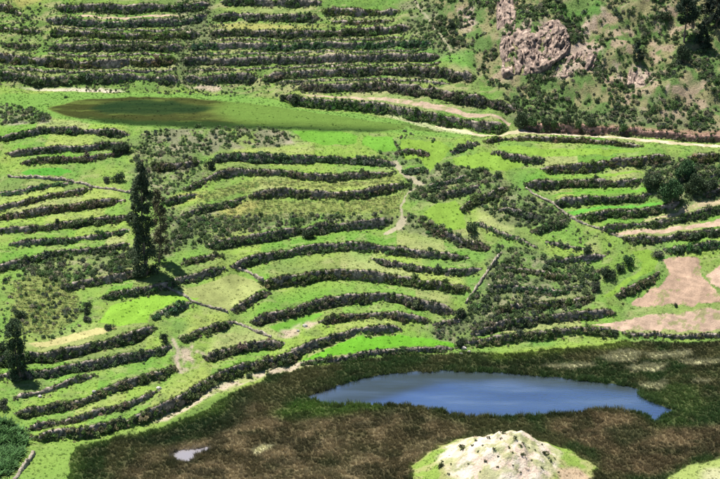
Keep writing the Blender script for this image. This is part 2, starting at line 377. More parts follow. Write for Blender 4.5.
# upper slope: a bit cooler, duller green
upper = smooth(-2, 3, upz)
C[:] = C * (1 - upper[..., None] * .35) + np.array((.085, .130, .042)) * upper[..., None] * .35
put(upper * smooth(.52, .62, fbm(XX / 3.0 + 70, YY / 2.2, 1, 4)) * .5, (.060, .105, .030))
put(upper * smooth(.56, .66, fbm(XX / 6.0 + 20, YY / 1.6, 4, 4)) * .6, (.230, .215, .110))
righthill = poly_mask([(425, -60), (900, -60), (900, 142), (720, 136), (600, 122), (520, 120), (505, 100), (478, 74), (455, 55), (430, 20)], 1.5, 4)
rh = blur(righthill, 1.2)
hillcol = mixc((.075, .125, .038), (.165, .155, .078), smooth(.38, .66, fbm(XX / 2.0, YY / 2.4, 1, 4)))
C[:] = C * (1 - rh[..., None]) + hillcol * rh[..., None]
soil = smooth(.52, .64, fbm(XX / 3.0 + 31, YY / 2.2, 5, 4)) * smooth(.40, .56, fbm(XX / 9.0 + 3, YY / 8.0, 2, 3)) * rh
put(soil * .85, (.25, .19, .135))
EARTH = (.30, .235, .185)
for pts in [[(545, 75), (560, 55), (585, 42), (604, 48), (600, 62), (575, 72), (560, 82)], [(625, 85), (632, 66), (655, 72), (668, 95), (655, 104), (640, 88)], [(612, 64), (630, 60), (632, 78), (622, 86)], [(560, 42), (590, 18), (604, 5), (606, 14), (585, 40)], [(455, 10), (480, 4), (478, 30), (462, 34)], [(499, 40), (496, 10), (500, -20), (512, -20), (508, 10), (510, 36)], [(520, 30), (525, 10), (545, 5), (548, 24)]]:
    put(blur(poly_mask(pts, 1.0, 2), .5) * smooth(.35, .6, n2) * .9, EARTH)
for pts in [[(380, 45), (470, 50), (478, 72), (440, 66)], [(540, 6), (600, 0), (602, 12), (560, 18)], [(535, 112), (640, 108), (640, 117), (540, 120)]]:
    put(blur(poly_mask(pts, 1, 2), .8) * .7, (.075, .165, .036))
put(blur(poly_mask([(440, 50), (458, 56), (478, 72), (465, 70), (445, 60)], .5), .6) * .8, (.10, .22, .04))
# rocky pinkish soil below the dry lake
put(blur(poly_mask([(150, 133), (200, 127), (250, 124), (290, 133), (296, 143), (250, 150), (200, 152), (160, 155)], 1, 2), .8) * smooth(.38, .55, n2) * .85, (.27, .22, .18))
put(blur(poly_mask([(0, 110), (48, 116), (50, 126), (0, 126)], 1, 2), .6) * smooth(.45, .6, n2) * .8, (.25, .21, .18))
# weedy olive crops
WEEDY = [[(195, 196), (250, 178), (330, 182), (400, 178), (395, 186), (330, 190), (262, 188), (200, 206)], [(215, 216), (255, 198), (340, 200), (405, 190), (398, 214), (330, 216), (230, 228)], [(15, 280), (45, 272), (75, 292), (80, 318), (50, 336), (12, 330)]]
for pts in WEEDY:
    put(blur(poly_mask(pts, 1, 2), .8) * .8, (.150, .170, .055))
for pts in [[(210, 214), (225, 204), (250, 200), (258, 206), (225, 222)], [(165, 205), (200, 196), (206, 190), (180, 196)], [(20, 10), (60, -8), (45, -8), (10, 0)], [(212, 26), (250, 22), (330, 28), (320, 31), (215, 30)]]:
    put(blur(poly_mask(pts, 1, 2), .6) * .8, (.240, .225, .075))

PATCH = [([(0, 103), (20, 105), (50, 115), (48, 124), (0, 125)], .9, 1.0), ([(140, 133), (180, 128), (230, 124), (270, 128), (292, 138), (280, 148), (230, 152), (160, 160), (140, 152)], .45, .9),
         ([(22, 264), (60, 256), (132, 248), (142, 270), (70, 284), (25, 276)], 1.0, 1.0), ([(0, 275), (30, 272), (70, 286), (82, 300), (86, 325), (60, 340), (0, 345)], .35, .9),
         ([(165, 248), (178, 222), (225, 215), (270, 216), (330, 216), (400, 215), (394, 221), (320, 226), (240, 238), (190, 250)], .75, 1.0),
         ([(376, 150), (394, 138), (408, 146), (430, 150), (425, 162), (398, 166), (380, 165)], .5, .9), ([(408, 178), (425, 168), (450, 165), (484, 168), (490, 178), (470, 195), (435, 200), (408, 200)], .75, 1.1),
         ([(396, 206), (424, 218), (460, 236), (490, 245), (470, 246), (430, 236), (396, 234)], .7, 1.0), ([(493, 244), (540, 252), (590, 264), (606, 270), (598, 298), (560, 318), (480, 334), (452, 326), (470, 300), (488, 268)], .75, 1.05),
         ([(486, 176), (525, 192), (570, 215), (558, 226), (500, 224), (474, 205)], .7, 1.0), ([(640, 162), (670, 158), (740, 158), (740, 196), (690, 204), (650, 200)], .8, 1.1),
         ([(0, 12), (30, 14), (50, 24), (50, 72), (0, 70)], .3, .8), ([(418, 330), (432, 320), (460, 316), (474, 340), (446, 344)], .7, .9),
         ([(150, 232), (170, 214), (200, 220), (180, 250), (152, 260)], .6, 1.0), ([(0, 0), (440, 0), (470, 70), (400, 92), (0, 84)], .55, .62), ([(500, 112), (640, 112), (720, 128), (720, 135), (640, 131), (520, 126)], .5, .9),
         ([(540, 222), (560, 218), (600, 236), (640, 244), (620, 256), (560, 250)], .28, .7),
         ([(128, 138), (150, 150), (205, 163), (214, 174), (182, 190), (160, 206), (132, 200)], .42, .85), ([(160, 210), (214, 206), (228, 224), (172, 248)], .5, .8),
         ([(176, 0), (216, 0), (214, 40), (190, 84), (174, 84)], .42, .75), ([(402, 0), (432, 0), (462, 52), (438, 58), (408, 30)], .6, .8), ([(384, 140), (404, 130), (452, 150), (440, 162), (404, 158)], .22, .8)]
for pts, dens, s_ in PATCH:
    if dens > .4 and pts[0] != (0, 0):
        pm = blur(poly_mask(pts, 1.2, 3), .7)
        put(pm * (.45 + .35 * smooth(.35, .6, n2)), (.088, .105, .052))
        put(pm * smooth(.60, .70, fbm(XX / 1.7, YY / 1.7, 6, 3)) * .5, (.22, .20, .13))
VIV, VIV2 = (.085, .190, .026), (.122, .200, .032)
def field(pts, col, label, name='crop_field', cat='field', wob=.35, mat='field', var=.25):
    m = poly_mask(pts, wob, 1.6)
    put(m, col)
    v = (fbm(XX / 2.5, YY / 3.5, 4, 4) - .5) * var * 2
    C[m] *= (1 + v[m])[:, None]
    region(m, name, label, cat, mat)
field([(20, 172), (30, 168), (50, 166), (68, 167), (72, 171), (60, 175), (30, 175)], (.060, .190, .026), 'small emerald green plot above the pale-topped field wall at left')
field([(292, 131), (330, 129), (358, 136), (356, 144), (330, 146), (305, 141)], VIV, 'vivid green oval plot just below the dry lake')
field([(364, 136), (392, 136), (397, 150), (380, 154), (362, 146)], VIV, 'vivid green plot right of the oval plot below the dry lake')
field([(402, 140), (440, 141), (452, 148), (430, 172), (420, 158), (404, 160), (400, 150)], VIV2, 'bright green plots between scrub clumps at the right end of the dry lake')
field([(452, 157), (490, 151), (520, 159), (524, 164), (500, 172), (456, 166)], VIV2, 'bright rounded green plot left of the thin curved hedge')
field([(495, 147), (560, 148), (648, 152), (610, 157), (545, 158), (515, 156)], VIV2, 'bright green strip directly under the road')
field([(540, 176), (600, 175), (640, 168), (644, 171), (610, 177), (545, 179)], VIV2, 'bright green strip second below the road at right')
field([(550, 193), (600, 190), (650, 189), (645, 193), (560, 196)], VIV, 'thin green strip third below the road at right')
field([(567, 209), (600, 206), (662, 204), (662, 208), (620, 210), (574, 213)], (.075, .215, .032), 'vivid green strip fourth below the road at right')
field([(424, 213), (438, 202), (456, 199), (463, 210), (466, 228), (452, 233), (436, 226)], VIV2, 'bright kidney shaped plot right of the winding path')
field([(298, 360), (330, 346), (352, 337), (385, 334), (420, 338), (460, 345), (460, 347), (400, 348), (345, 355), (320, 360)], (.078, .205, .018), 'vivid green plot on the north shore of the pond')
field([(268, 326), (290, 318), (318, 309), (322, 312), (300, 326), (276, 333)], VIV, 'small vivid green plot beside the tumbled stones above the pond')
field([(600, 298), (622, 282), (640, 272), (642, 262), (632, 250), (648, 246), (660, 256), (654, 270), (630, 284), (612, 296)], VIV2, 'curved bright green strip beside the bottle shaped ploughed field')
field([(176, 290), (236, 272), (266, 286), (260, 293), (228, 311), (196, 300)], (.178, .200, .072), 'square pale fallow plot framed by stone walls', var=.5)
field([(98, 322), (110, 304), (150, 292), (200, 298), (150, 313), (148, 326), (120, 328)], (.13, .235, .030), 'green sloping plot below the tall tree')
PINK = (.270, .190, .135)
field([(630, 303), (643, 293), (661, 285), (668, 272), (662, 259), (680, 255), (698, 257), (701, 272), (710, 284), (719, 297), (720, 303), (680, 305), (645, 305)], PINK, 'bottle shaped pinkish ploughed field at right', 'ploughed_field', mat='plough', var=.3, wob=.8)
field([(588, 326), (620, 319), (660, 313), (740, 308), (740, 332), (640, 331)], (.295, .215, .158), 'lowest pinkish ploughed field above the marsh at right', 'ploughed_field', mat='plough', var=.3, wob=.8)
field([(608, 231), (640, 229), (690, 225), (740, 214), (740, 228), (690, 231), (660, 234), (630, 235)], (.300, .220, .160), 'long curved pinkish ploughed strip at right', 'ploughed_field', mat='plough')
field([(706, 274), (720, 264), (740, 262), (740, 296), (724, 290), (712, 284)], (.300, .215, .160), 'small pinkish ploughed corner cut by the right edge', 'ploughed_field', mat='plough')
field([(640, 220), (676, 212), (698, 202), (740, 197), (740, 203), (700, 210), (672, 218)], (.270, .225, .140), 'tan fallow strip under the round dark bush', 'ploughed_field', mat='plough')
field([(304, 96), (360, 98), (400, 99), (440, 104), (480, 113), (512, 121), (510, 124), (470, 118), (430, 111), (390, 104), (350, 101), (310, 99)], (.280, .215, .155), 'long tan ploughed strip on the slope above the dry lake', 'ploughed_field', mat='plough')
field([(75, 15), (120, 17), (140, 16), (185, 15), (180, 19), (130, 20), (80, 18)], (.28, .215, .155), 'pinkish tan strip on the upper slope at left', 'ploughed_field', mat='plough')
field([(30, 346), (70, 338), (95, 330), (118, 329), (105, 336), (70, 347), (35, 352)], (.270, .250, .110), 'dry pale strip behind the small left tree', 'fallow_strip')
# dry lake bed
m = poly_mask([(45, 108), (80, 100), (130, 97), (190, 98), (240, 103), (300, 110), (350, 119), (412, 127), (380, 131), (320, 129), (260, 126), (190, 126), (120, 123), (70, 117)], .6, 3)
mb = smooth(.30, .74, blur(m, 1.2) + (fbm(XX / 4, YY / 2.5, 2, 4) - .5) * .35)
shelf = poly_mask([(0, 93), (60, 92), (130, 93), (200, 93), (270, 99), (310, 107), (360, 112), (410, 120), (450, 127), (480, 133), (450, 138), (400, 133), (330, 130), (260, 129), (180, 128), (100, 126), (60, 120), (0, 104)], .6, 3)
put(blur(shelf, .8) * (1 - mb) * .85, (.095, .180, .038))
put(mb, (.030, .036, .011))
put(blur(poly_mask([(150, 101), (240, 105), (300, 113), (280, 118), (210, 116), (150, 112)], 1, 3), 1.5) * .6, (.075, .090, .024))
put(blur(poly_mask([(88, 108), (118, 102), (165, 102), (212, 107), (205, 111), (160, 114), (110, 113)], 1, 3), 1.0) * .95, (.010, .022, .009))
put(blur(poly_mask([(70, 116), (140, 120), (200, 122), (300, 124), (390, 128), (380, 132), (300, 129), (200, 127), (110, 124)], .8, 3), .9) * .85, (.014, .030, .009))
put(blur(poly_mask([(395, 122), (420, 125), (445, 129), (440, 132), (415, 130)], .5, 2), .5) * .7, (.05, .07, .02))
put(mb * smooth(.50, .64, fbm(XX / 8 + 3, YY / 1.4, 4, 4)) * .5, (.088, .120, .028))
put(mb * smooth(.52, .66, fbm(XX / 5 + 33, YY / 1.1, 6, 4)) * .5, (.030, .036, .012))
put(blur(poly_mask([(85, 108), (118, 101), (165, 101), (216, 107), (205, 112), (160, 115), (110, 114)], 1, 3), .8) * .85, (.012, .026, .010))
put(blur(poly_mask([(90, 120), (200, 122), (300, 125), (392, 128), (380, 132), (300, 130), (200, 128), (110, 125)], .8, 3), .6) * .8, (.015, .032, .010))
put(mb * blur(poly_mask([(225, 98), (300, 106), (420, 124), (415, 130), (340, 127), (240, 122), (215, 112)], 1, 3), 2.0) * .85, (.084, .145, .030))
region(mb > .5, 'lake_bed', 'dark olive bed of the dried up lake below the upper slope', 'lake bed')
put(blur(poly_mask([(20, 84), (60, 86), (110, 87), (128, 89), (100, 91), (50, 89)], .4, 1.5), .4) * .9, (.44, .39, .30))
# road and paths
m = line_mask([(440, 123), (458, 128), (472, 132), (490, 134), (520, 132), (545, 132), (580, 134), (620, 137), (660, 141), (740, 146)], 2.5, .5)
put(m, (.37, .31, .22))
put(m & (n2 > .55), (.27, .24, .15))
region(m, 'dirt_road', 'pale dirt road crossing the slope right of the dry lake', 'road', 'field')
put(blur(poly_mask([(385, 112), (420, 118), (470, 128), (470, 134), (440, 130), (400, 119)], .5, 2), .5) * .6, (.34, .33, .20))
PATHS = [([(412, -6), (416, 3), (428, 18), (436, 30), (446, 42), (452, 50)], .45, 'thin pale footpath climbing the scrub hillside'),
         ([(402, 217), (401, 206), (405, 196), (413, 189), (424, 184)], .45, 'winding pale footpath left of the kidney shaped plot'),
         ([(172, 340), (178, 350), (177, 362), (180, 372)], .8, 'worn pale gully path through the bottom left terraces'),
         ([(404, 218), (398, 228), (388, 232)], 1.6, 'bare trampled patch at the foot of the winding footpath'),
         ([(395, 162), (402, 172), (412, 178), (420, 184)], 1.3, 'bare earth path junction between scrub clumps')]
for pts, wd, lb in PATHS:
    m = line_mask(pts, wd, .3)
    put(m, (.23, .21, .14))
    region(m, 'footpath', lb, 'path', 'field')
m = poly_mask([(150, 419), (185, 404), (205, 391), (218, 381), (245, 372), (275, 364), (302, 360), (318, 363), (292, 368), (262, 375), (240, 384), (215, 393), (190, 407), (165, 418)], .5, 1.5)
put(blur(m, .3), (.32, .27, .195))
put(blur(m, .3) * smooth(.52, .64, n2) * .8, (.17, .21, .06))
region(m, 'sandy_path', 'sandy path between the lowest left terrace wall and the marsh', 'path')
# tumbled earth slopes
for pts in [[(285, 328), (310, 318), (322, 318), (312, 330), (290, 340), (276, 340)], [(170, 345), (184, 335), (205, 350), (204, 362), (186, 372), (176, 366)], [(186, 84), (215, 80), (235, 84), (225, 88), (190, 88)], [(325, 56), (345, 55), (348, 64), (328, 66)]]:
    put(blur(poly_mask(pts, .8, 1.5), .4) * smooth(.36, .55, n2) * .85, (.32, .255, .195))
# road cut
ct = poly_mask([(525, 124), (560, 126), (620, 128), (655, 131), (690, 132), (740, 135), (740, 141), (690, 138), (655, 136), (610, 133), (560, 131), (525, 131)], .4, 1.5)
put(blur(ct, .3) * .9, (.235, .140, .105))
# marsh
MARSH_PX = [(70, 520), (70, 455), (80, 443), (110, 437), (150, 428), (190, 418), (222, 402), (245, 388), (275, 371), (300, 367), (345, 360), (400, 353), (462, 352), (520, 352), (560, 348), (620, 342), (760, 340), (760, 520)]
marsh = poly_mask(MARSH_PX, .8, 3)
mm = blur(marsh, .8)
mc = mixc((.040, .076, .022), (.092, .096, .038), smooth(.4, .62, fbm(XX / 6, YY / 8, 2, 4)))
C[:] = C * (1 - mm[..., None]) + mc * mm[..., None]
brown = poly_mask([(236, 402), (300, 412), (360, 409), (425, 413), (458, 424), (470, 436), (440, 452), (408, 520), (105, 520), (112, 470), (150, 452), (210, 436), (225, 418)], 1.6, 4)
bm1 = blur(brown, 1.3)
C[:] = C * (1 - bm1[..., None]) + mixc((.120, .100, .048), (.270, .215, .115), smooth(.36, .66, fbm(XX / 3, YY / 4.5, 5, 4))) * bm1[..., None]
brown2 = poly_mask([(548, 424), (590, 412), (632, 415), (648, 428), (740, 426), (740, 452), (690, 458), (650, 476), (608, 470), (590, 446), (565, 436)], 1.2, 4)
bm2 = blur(brown2, 1.1)
C[:] = C * (1 - bm2[..., None]) + mixc((.115, .092, .046), (.255, .195, .104), smooth(.36, .66, fbm(XX / 3, YY / 4, 6, 4))) * bm2[..., None]
SEDG = [([(272, 412), (300, 401), (330, 404), (380, 405), (398, 409), (350, 413), (300, 420), (280, 418)], (.085, .165, .028), .85),
        ([(632, 388), (690, 380), (706, 400), (690, 424), (655, 430), (676, 411), (640, 396)], (.075, .125, .032), .85),
        ([(205, 405), (245, 388), (256, 398), (238, 428), (200, 436), (160, 446), (120, 440)], (.024, .048, .018), .8),
        ([(455, 352), (540, 350), (560, 358), (500, 366), (450, 362)], (.045, .085, .022), .7),
        ([(490, 352), (560, 344), (620, 342), (650, 346), (600, 349), (540, 357), (495, 360)], (.160, .230, .040), .85),
        ([(300, 385), (350, 372), (460, 360), (600, 366), (640, 380), (600, 378), (460, 366), (350, 378), (315, 392)], (.034, .058, .018), .75),
        ([(598, 430), (640, 422), (650, 440), (620, 448)], (.03, .055, .018), .7)]
for pts, col, wgt in SEDG:
    put(blur(poly_mask(pts, 1, 3), .9) * wgt, col)
for dx_, col_ in ((0, (.026, .034, .014)), (60, (.050, .075, .024))):
    put(mm * smooth(.56, .66, fbm(XX / 5.0 + 11 + dx_, YY / 3.4, 1, 4)) * (.6 if dx_ == 0 else .25), col_)
STRAW = (.34, .33, .19)
for pts in [[(600, 358), (618, 351), (642, 352), (636, 361), (612, 362)], [(642, 354), (690, 350), (692, 357), (650, 359)], [(676, 360), (745, 359), (745, 364), (690, 365)], [(625, 366), (668, 363), (660, 372), (632, 372)], [(640, 385), (668, 380), (664, 390), (645, 390)], [(540, 366), (590, 362), (598, 366), (560, 370)], [(690, 380), (712, 379), (708, 384)]]:
    put(blur(poly_mask(pts, .9, 2), .5) * .85, STRAW)
put(blur(poly_mask([(252, 451), (262, 446), (277, 445), (268, 450), (256, 454)], .3), .25), (.50, .48, .28))
region(marsh, 'marsh', 'dark marsh floor with brown and green sedge around the pond', 'marsh')
# meadow at bottom left beside the marsh
put(blur(poly_mask([(30, 442), (90, 438), (140, 428), (190, 415), (225, 398), (240, 392), (222, 412), (170, 428), (110, 440), (82, 448), (72, 520), (20, 520)], .8, 3), 1.0) * .8, (.118, .190, .040))
# mound
mound = poly_mask([(400, 520), (422, 474), (440, 462), (452, 448), (470, 436), (495, 428), (520, 427), (538, 436), (548, 441), (566, 442), (580, 452), (594, 474), (600, 520)], .5, 2)
mx_, my_ = XX - MOUND[0], YY - MOUND[1]
wob = (fbm(XX / 3.5, YY / 3.5, 2, 4) - .5)
mdist = np.hypot(mx_ / np.where(mx_ < 0, 11.5, 8.6), my_ / 9.5) + wob * .5
core = blur(mdist < 1.0, .4)
skirt = blur((np.hypot((mx_ + .5) / 15.5, (my_ + 2) / 11.5) + wob * .45 < 1.0), .5)
put(skirt, (.150, .215, .045))
put(skirt * smooth(.5, .62, fbm(XX / 2.4, YY / 2.4, 1, 4)) * .6, (.27, .24, .12))
put(blur((np.hypot((mx_ - 11) / 3.2, (my_ + 5) / 3.5) + wob < 1), .4) * .8, (.36, .25, .19))
put(core, (.47, .41, .33))
put(core * smooth(.50, .62, fbm(XX / 1.8, YY / 1.8, 6, 4)) * .7, (.42, .32, .25))
put(core * smooth(.48, .60, fbm(XX / 2.6 + 12, YY / 2.2, 3, 4)) * .8, (.25, .26, .12))
put(core * smooth(.60, .68, fbm(XX / .9 + 12, YY / .9, 3, 4)) * .7, (.20, .22, .09))
region((core > .5) | (skirt > .5), 'mound', 'cream coloured bare earth mound with tufts in the foreground', 'mound')
br = poly_mask([(655, 520), (668, 476), (690, 466), (745, 452), (745, 520)], .6, 2)
put(blur(br, .5), (.190, .235, .070))
put(blur(poly_mask([(690, 520), (700, 472), (745, 462), (745, 520)], 1, 2), .6) * .7, (.33, .31, .20))
region(br, 'grass_bank', 'pale grassy bank in the bottom right corner', 'bank')
# ponds cut into the marsh
POND_PX = [(308, 398), (322, 392), (345, 385), (360, 380), (385, 375), (410, 372), (450, 371), (500, 373), (550, 377), (590, 382), (625, 386), (638, 390), (638, 396), (650, 402), (673, 411), (660, 416), (653, 423), (650, 416), (640, 412), (612, 409), (595, 409), (560, 414), (500, 417), (458, 416), (436, 409), (404, 404), (360, 404), (330, 404)]
POOL_PX = [(171, 456), (180, 451), (194, 450), (210, 447), (202, 452), (194, 457), (187, 462), (178, 460)]
pond = poly_mask(POND_PX, .5, 2.0) | poly_mask(POOL_PX, .25, 1.5)
pb = blur(pond, .5)
mflat = blur(marsh & (REG != len(REGIONS) - 2), 2.0)
near_pond = blur(pond, 3.0)
H = H * (1 - near_pond * .8) + .18 * near_pond * .8
H = np.where(marsh & (H < .1) & (near_pond > .02), .1 + (H - .1) * .15, H)
H = H * (1 - pb) - 0.8 * pb
put(blur(poly_mask(POOL_PX, .2), .3), (.36, .34, .32))  # pale bed under the pool, part of its painted sky glare
# furrows in ploughed fields
for ri, (nm, lb, ct_, mt) in enumerate(REGIONS):
    if nm == 'ploughed_field':
        m = REG == ri
        H[m] += .04 * np.sin((XX[m] * .35 + YY[m]) * 2 * np.pi / 1.3)
        C[m] *= (1 + .05 * np.sin((XX[m] * .35 + YY[m]) * 2 * np.pi / 1.7 + 5 * n1[m]) + .5 * (fbm(XX[m] / .9, YY[m] / .9, 3, 3) - .5))[:, None]
        wd = m & (fbm(XX / 1.3 + 7, YY / 1.3, 5, 4) > .655)
        C[wd] = C[wd] * .4 + np.array((.14, .165, .055)) * .6
C *= (0.92 + .16 * fbm(XX / .8, YY / .8, 7, 2))[..., None]
C = np.clip(C, .008, .8)
CT = C.copy()                                       # colour of the plants on each spot
marshy = np.isin(REG, [i for i, r in enumerate(REGIONS) if r[0] == 'marsh'])
C[marshy] = C[marshy] * .35 + np.array((.030, .026, .016)) * .65     # wet peat between the sedge
pale = marshy & (CT.sum(-1) > .75)
C[pale] = CT[pale] * .8

def sample(A, x, y):
    fx = np.clip((np.asarray(x, float) - GX[0]) / .30, 0, nx - 1.001); fy = np.clip((np.asarray(y, float) - GY[0]) / .28, 0, ny - 1.001)
    i = fy.astype(int); j = fx.astype(int); u = fx - j; v = fy - i
    if A.ndim == 3:
        u, v = u[..., None], v[..., None]
    return (A[i, j] * (1 - u) + A[i, j + 1] * u) * (1 - v) + (A[i + 1, j] * (1 - u) + A[i + 1, j + 1] * u) * v
def ground(x, y):
    return sample(H, x, y)
def place(px, py):
    """photo pixel -> point on the finished ground"""
    x, y = unproject([(px, py)], lambda a, b: sample(H, a, b))
    return float(x[0]), float(y[0]), float(ground(x, y)[0])

# ------------------------------------------------------------------ materials
MATS = {}
def new_mat(name):
    m = bpy.data.materials.new(name)
    m.use_nodes = True
    MATS[name] = m
    nt = m.node_tree
    return m, nt, nt.nodes, nt.links, nt.nodes['Principled BSDF']
def nnode(nodes, kind, **kw):
    n = nodes.new(kind)
    for k, v in kw.items():
        setattr(n, k, v)
    return n
def ramp(nodes, links, src, stops):
    r = nodes.new('ShaderNodeValToRGB')
    e = r.color_ramp.elements
    e[0].position, e[0].color = stops[0][0], (*stops[0][1], 1)
    e[1].position, e[1].color = stops[-1][0], (*stops[-1][1], 1)
    for p, c in stops[1:-1]:
        x = e.new(p); x.color = (*c, 1)
    links.new(src, r.inputs[0])
    return r.outputs[0]
def g3(v):
    return (v, v, v)
def ground_mat(name, bump_scale, bump_strength, dist):
    m, nt, N, L, P = new_mat(name)
    at = nnode(N, 'ShaderNodeAttribute', attribute_name='Col')
    geo = N.new('ShaderNodeNewGeometry')
    no = N.new('ShaderNodeTexNoise'); no.inputs['Scale'].default_value = 3.2; no.inputs['Detail'].default_value = 6; no.inputs['Roughness'].default_value = .7
    L.new(geo.outputs['Position'], no.inputs['Vector'])
    rp = ramp(N, L, no.outputs[0], [(.28, g3(.74)), (.5, g3(1.0)), (.75, g3(1.25))])
    mx = nnode(N, 'ShaderNodeMix', data_type='RGBA', blend_type='MULTIPLY'); mx.inputs[0].default_value = 1
    L.new(at.outputs['Color'], mx.inputs[6]); L.new(rp, mx.inputs[7])
    L.new(mx.outputs[2], P.inputs['Base Color'])
    b = N.new('ShaderNodeTexNoise'); b.inputs['Scale'].default_value = bump_scale; b.inputs['Detail'].default_value = 5; b.inputs['Roughness'].default_value = .65
    L.new(geo.outputs['Position'], b.inputs['Vector'])
    bp = N.new('ShaderNodeBump'); bp.inputs['Strength'].default_value = bump_strength; bp.inputs['Distance'].default_value = dist
    L.new(b.outputs[0], bp.inputs['Height']); L.new(bp.outputs[0], P.inputs['Normal'])
    P.inputs['Roughness'].default_value = 1.0
    P.inputs['Specular IOR Level'].default_value = 0.0
    return m
ground_mat('ground', 2.4, .8, .35)
ground_mat('field', 3.5, .5, .15)
ground_mat('plough', 4.0, .7, .2)
def leaf_mat(name, instancer=True, col=(.05, .07, .03), transl=.18, vary=.5):
    m, nt, N, L, P = new_mat(name)
    oi = N.new('ShaderNodeObjectInfo')
    geo = N.new('ShaderNodeNewGeometry')
    if instancer:
        at = nnode(N, 'ShaderNodeAttribute', attribute_name='tint', attribute_type='INSTANCER')
        src = at.outputs['Color']
    else:
        c = N.new('ShaderNodeRGB'); c.outputs[0].default_value = (*col, 1); src = c.outputs[0]
    rp = ramp(N, L, geo.outputs['Random Per Island'], [(0, g3(1 - vary)), (.6, g3(1.0)), (1, g3(1 + vary * 1.3))])
    mx = nnode(N, 'ShaderNodeMix', data_type='RGBA', blend_type='MULTIPLY'); mx.inputs[0].default_value = 1
    L.new(src, mx.inputs[6]); L.new(rp, mx.inputs[7])
    L.new(mx.outputs[2], P.inputs['Base Color'])
    P.inputs['Roughness'].default_value = .75
    P.inputs['Specular IOR Level'].default_value = .2
    tr_ = N.new('ShaderNodeBsdfTranslucent')
    L.new(mx.outputs[2], tr_.inputs['Color'])
    ms = N.new('ShaderNodeMixShader'); ms.inputs[0].default_value = transl
    L.new(P.outputs[0], ms.inputs[1]); L.new(tr_.outputs[0], ms.inputs[2])
    L.new(ms.outputs[0], N['Material Output'].inputs['Surface'])
    return m
leaf_mat('scrub_leaf', transl=.30, vary=.6)
leaf_mat('grass_blade', transl=.28, vary=.35)
def stone_mat(name, c1, c2, c3, scale):
    m, nt, N, L, P = new_mat(name)
    geo = N.new('ShaderNodeNewGeometry')
    vo = N.new('ShaderNodeTexVoronoi'); vo.inputs['Scale'].default_value = scale
    L.new(geo.outputs['Position'], vo.inputs['Vector'])
    no = N.new('ShaderNodeTexNoise'); no.inputs['Scale'].default_value = 1.1; no.inputs['Detail'].default_value = 6
    L.new(geo.outputs['Position'], no.inputs['Vector'])
    col = ramp(N, L, no.outputs[0], [(.34, c1), (.5, c2), (.66, c3)])
    mx = nnode(N, 'ShaderNodeMix', data_type='RGBA', blend_type='MULTIPLY'); mx.inputs[0].default_value = .85
    rp = ramp(N, L, vo.outputs['Color'], [(0, g3(.3)), (.5, g3(.9)), (1, g3(1.7))])
    L.new(col, mx.inputs[6]); L.new(rp, mx.inputs[7]); L.new(mx.outputs[2], P.inputs['Base Color'])
    bp = N.new('ShaderNodeBump'); bp.inputs['Strength'].default_value = .9; bp.inputs['Distance'].default_value = .12
    bp.invert = True
    L.new(vo.outputs['Distance'], bp.inputs['Height']); L.new(bp.outputs[0], P.inputs['Normal'])
    P.inputs['Roughness'].default_value = .92
    return m
stone_mat('stone', (.085, .075, .055), (.150, .128, .098), (.27, .22, .18), 2.0)
stone_mat('red_earth', (.17, .10, .075), (.24, .14, .105), (.30, .19, .145), 1.4)
stone_mat('pale_stone', (.13, .11, .08), (.19, .165, .12), (.27, .235, .18), 2.0)
stone_mat('white_stone', (.24, .22, .19), (.32, .30, .26), (.40, .37, .33), 2.0)
stone_mat('cliff', (.085, .058, .044), (.170, .122, .095), (.30, .225, .17), 1.1)
m, nt, N, L, P = new_mat('bark')
P.inputs['Base Color'].default_value = (.14, .105, .075, 1); P.inputs['Roughness'].default_value = .9
# water: dark peaty body, mirror of the sky, wind ripples
m, nt, N, L, P = new_mat('water')
geo = N.new('ShaderNodeNewGeometry')
mp = N.new('ShaderNodeMapping'); mp.inputs['Scale'].default_value = (.35, 1.2, 1)
L.new(geo.outputs['Position'], mp.inputs['Vector'])
no = N.new('ShaderNodeTexNoise'); no.inputs['Scale'].default_value = 2.2; no.inputs['Detail'].default_value = 6
L.new(mp.outputs[0], no.inputs['Vector'])
bp = N.new('ShaderNodeBump'); bp.inputs['Strength'].default_value = .35; bp.inputs['Distance'].default_value = .08
L.new(no.outputs[0], bp.inputs['Height'])
mp2 = N.new('ShaderNodeMapping'); mp2.inputs['Scale'].default_value = (.03, .16, 1)
L.new(geo.outputs['Position'], mp2.inputs['Vector'])
n2_ = N.new('ShaderNodeTexNoise'); n2_.inputs['Scale'].default_value = 1.6; n2_.inputs['Detail'].default_value = 5
L.new(mp2.outputs[0], n2_.inputs['Vector'])
rr = ramp(N, L, n2_.outputs[0], [(.38, g3(.06)), (.62, g3(.22))])
L.new(rr, P.inputs['Roughness'])
P.inputs['Base Color'].default_value = (.035, .045, .062, 1)
P.inputs['IOR'].default_value = 1.33
L.new(bp.outputs[0], P.inputs['Normal'])
gl = N.new('ShaderNodeBsdfGlossy'); L.new(rr, gl.inputs['Roughness']); L.new(bp.outputs[0], gl.inputs['Normal'])
gl.inputs['Color'].default_value = (.74, .85, 1, 1)
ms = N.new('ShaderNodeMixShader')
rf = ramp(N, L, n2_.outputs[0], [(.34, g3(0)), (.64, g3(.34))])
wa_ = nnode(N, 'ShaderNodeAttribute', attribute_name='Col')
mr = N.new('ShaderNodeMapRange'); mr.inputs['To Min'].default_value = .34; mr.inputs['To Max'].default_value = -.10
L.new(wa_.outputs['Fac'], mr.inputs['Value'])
bc = nnode(N, 'ShaderNodeMix', data_type='RGBA'); bc.inputs[6].default_value = (.020, .034, .075, 1); bc.inputs[7].default_value = (.022, .030, .028, 1)  # second body colour: far bank's dark reflection painted in, gloss cut there too
L.new(wa_.outputs['Fac'], bc.inputs[0]); L.new(bc.outputs[2], P.inputs['Base Color'])
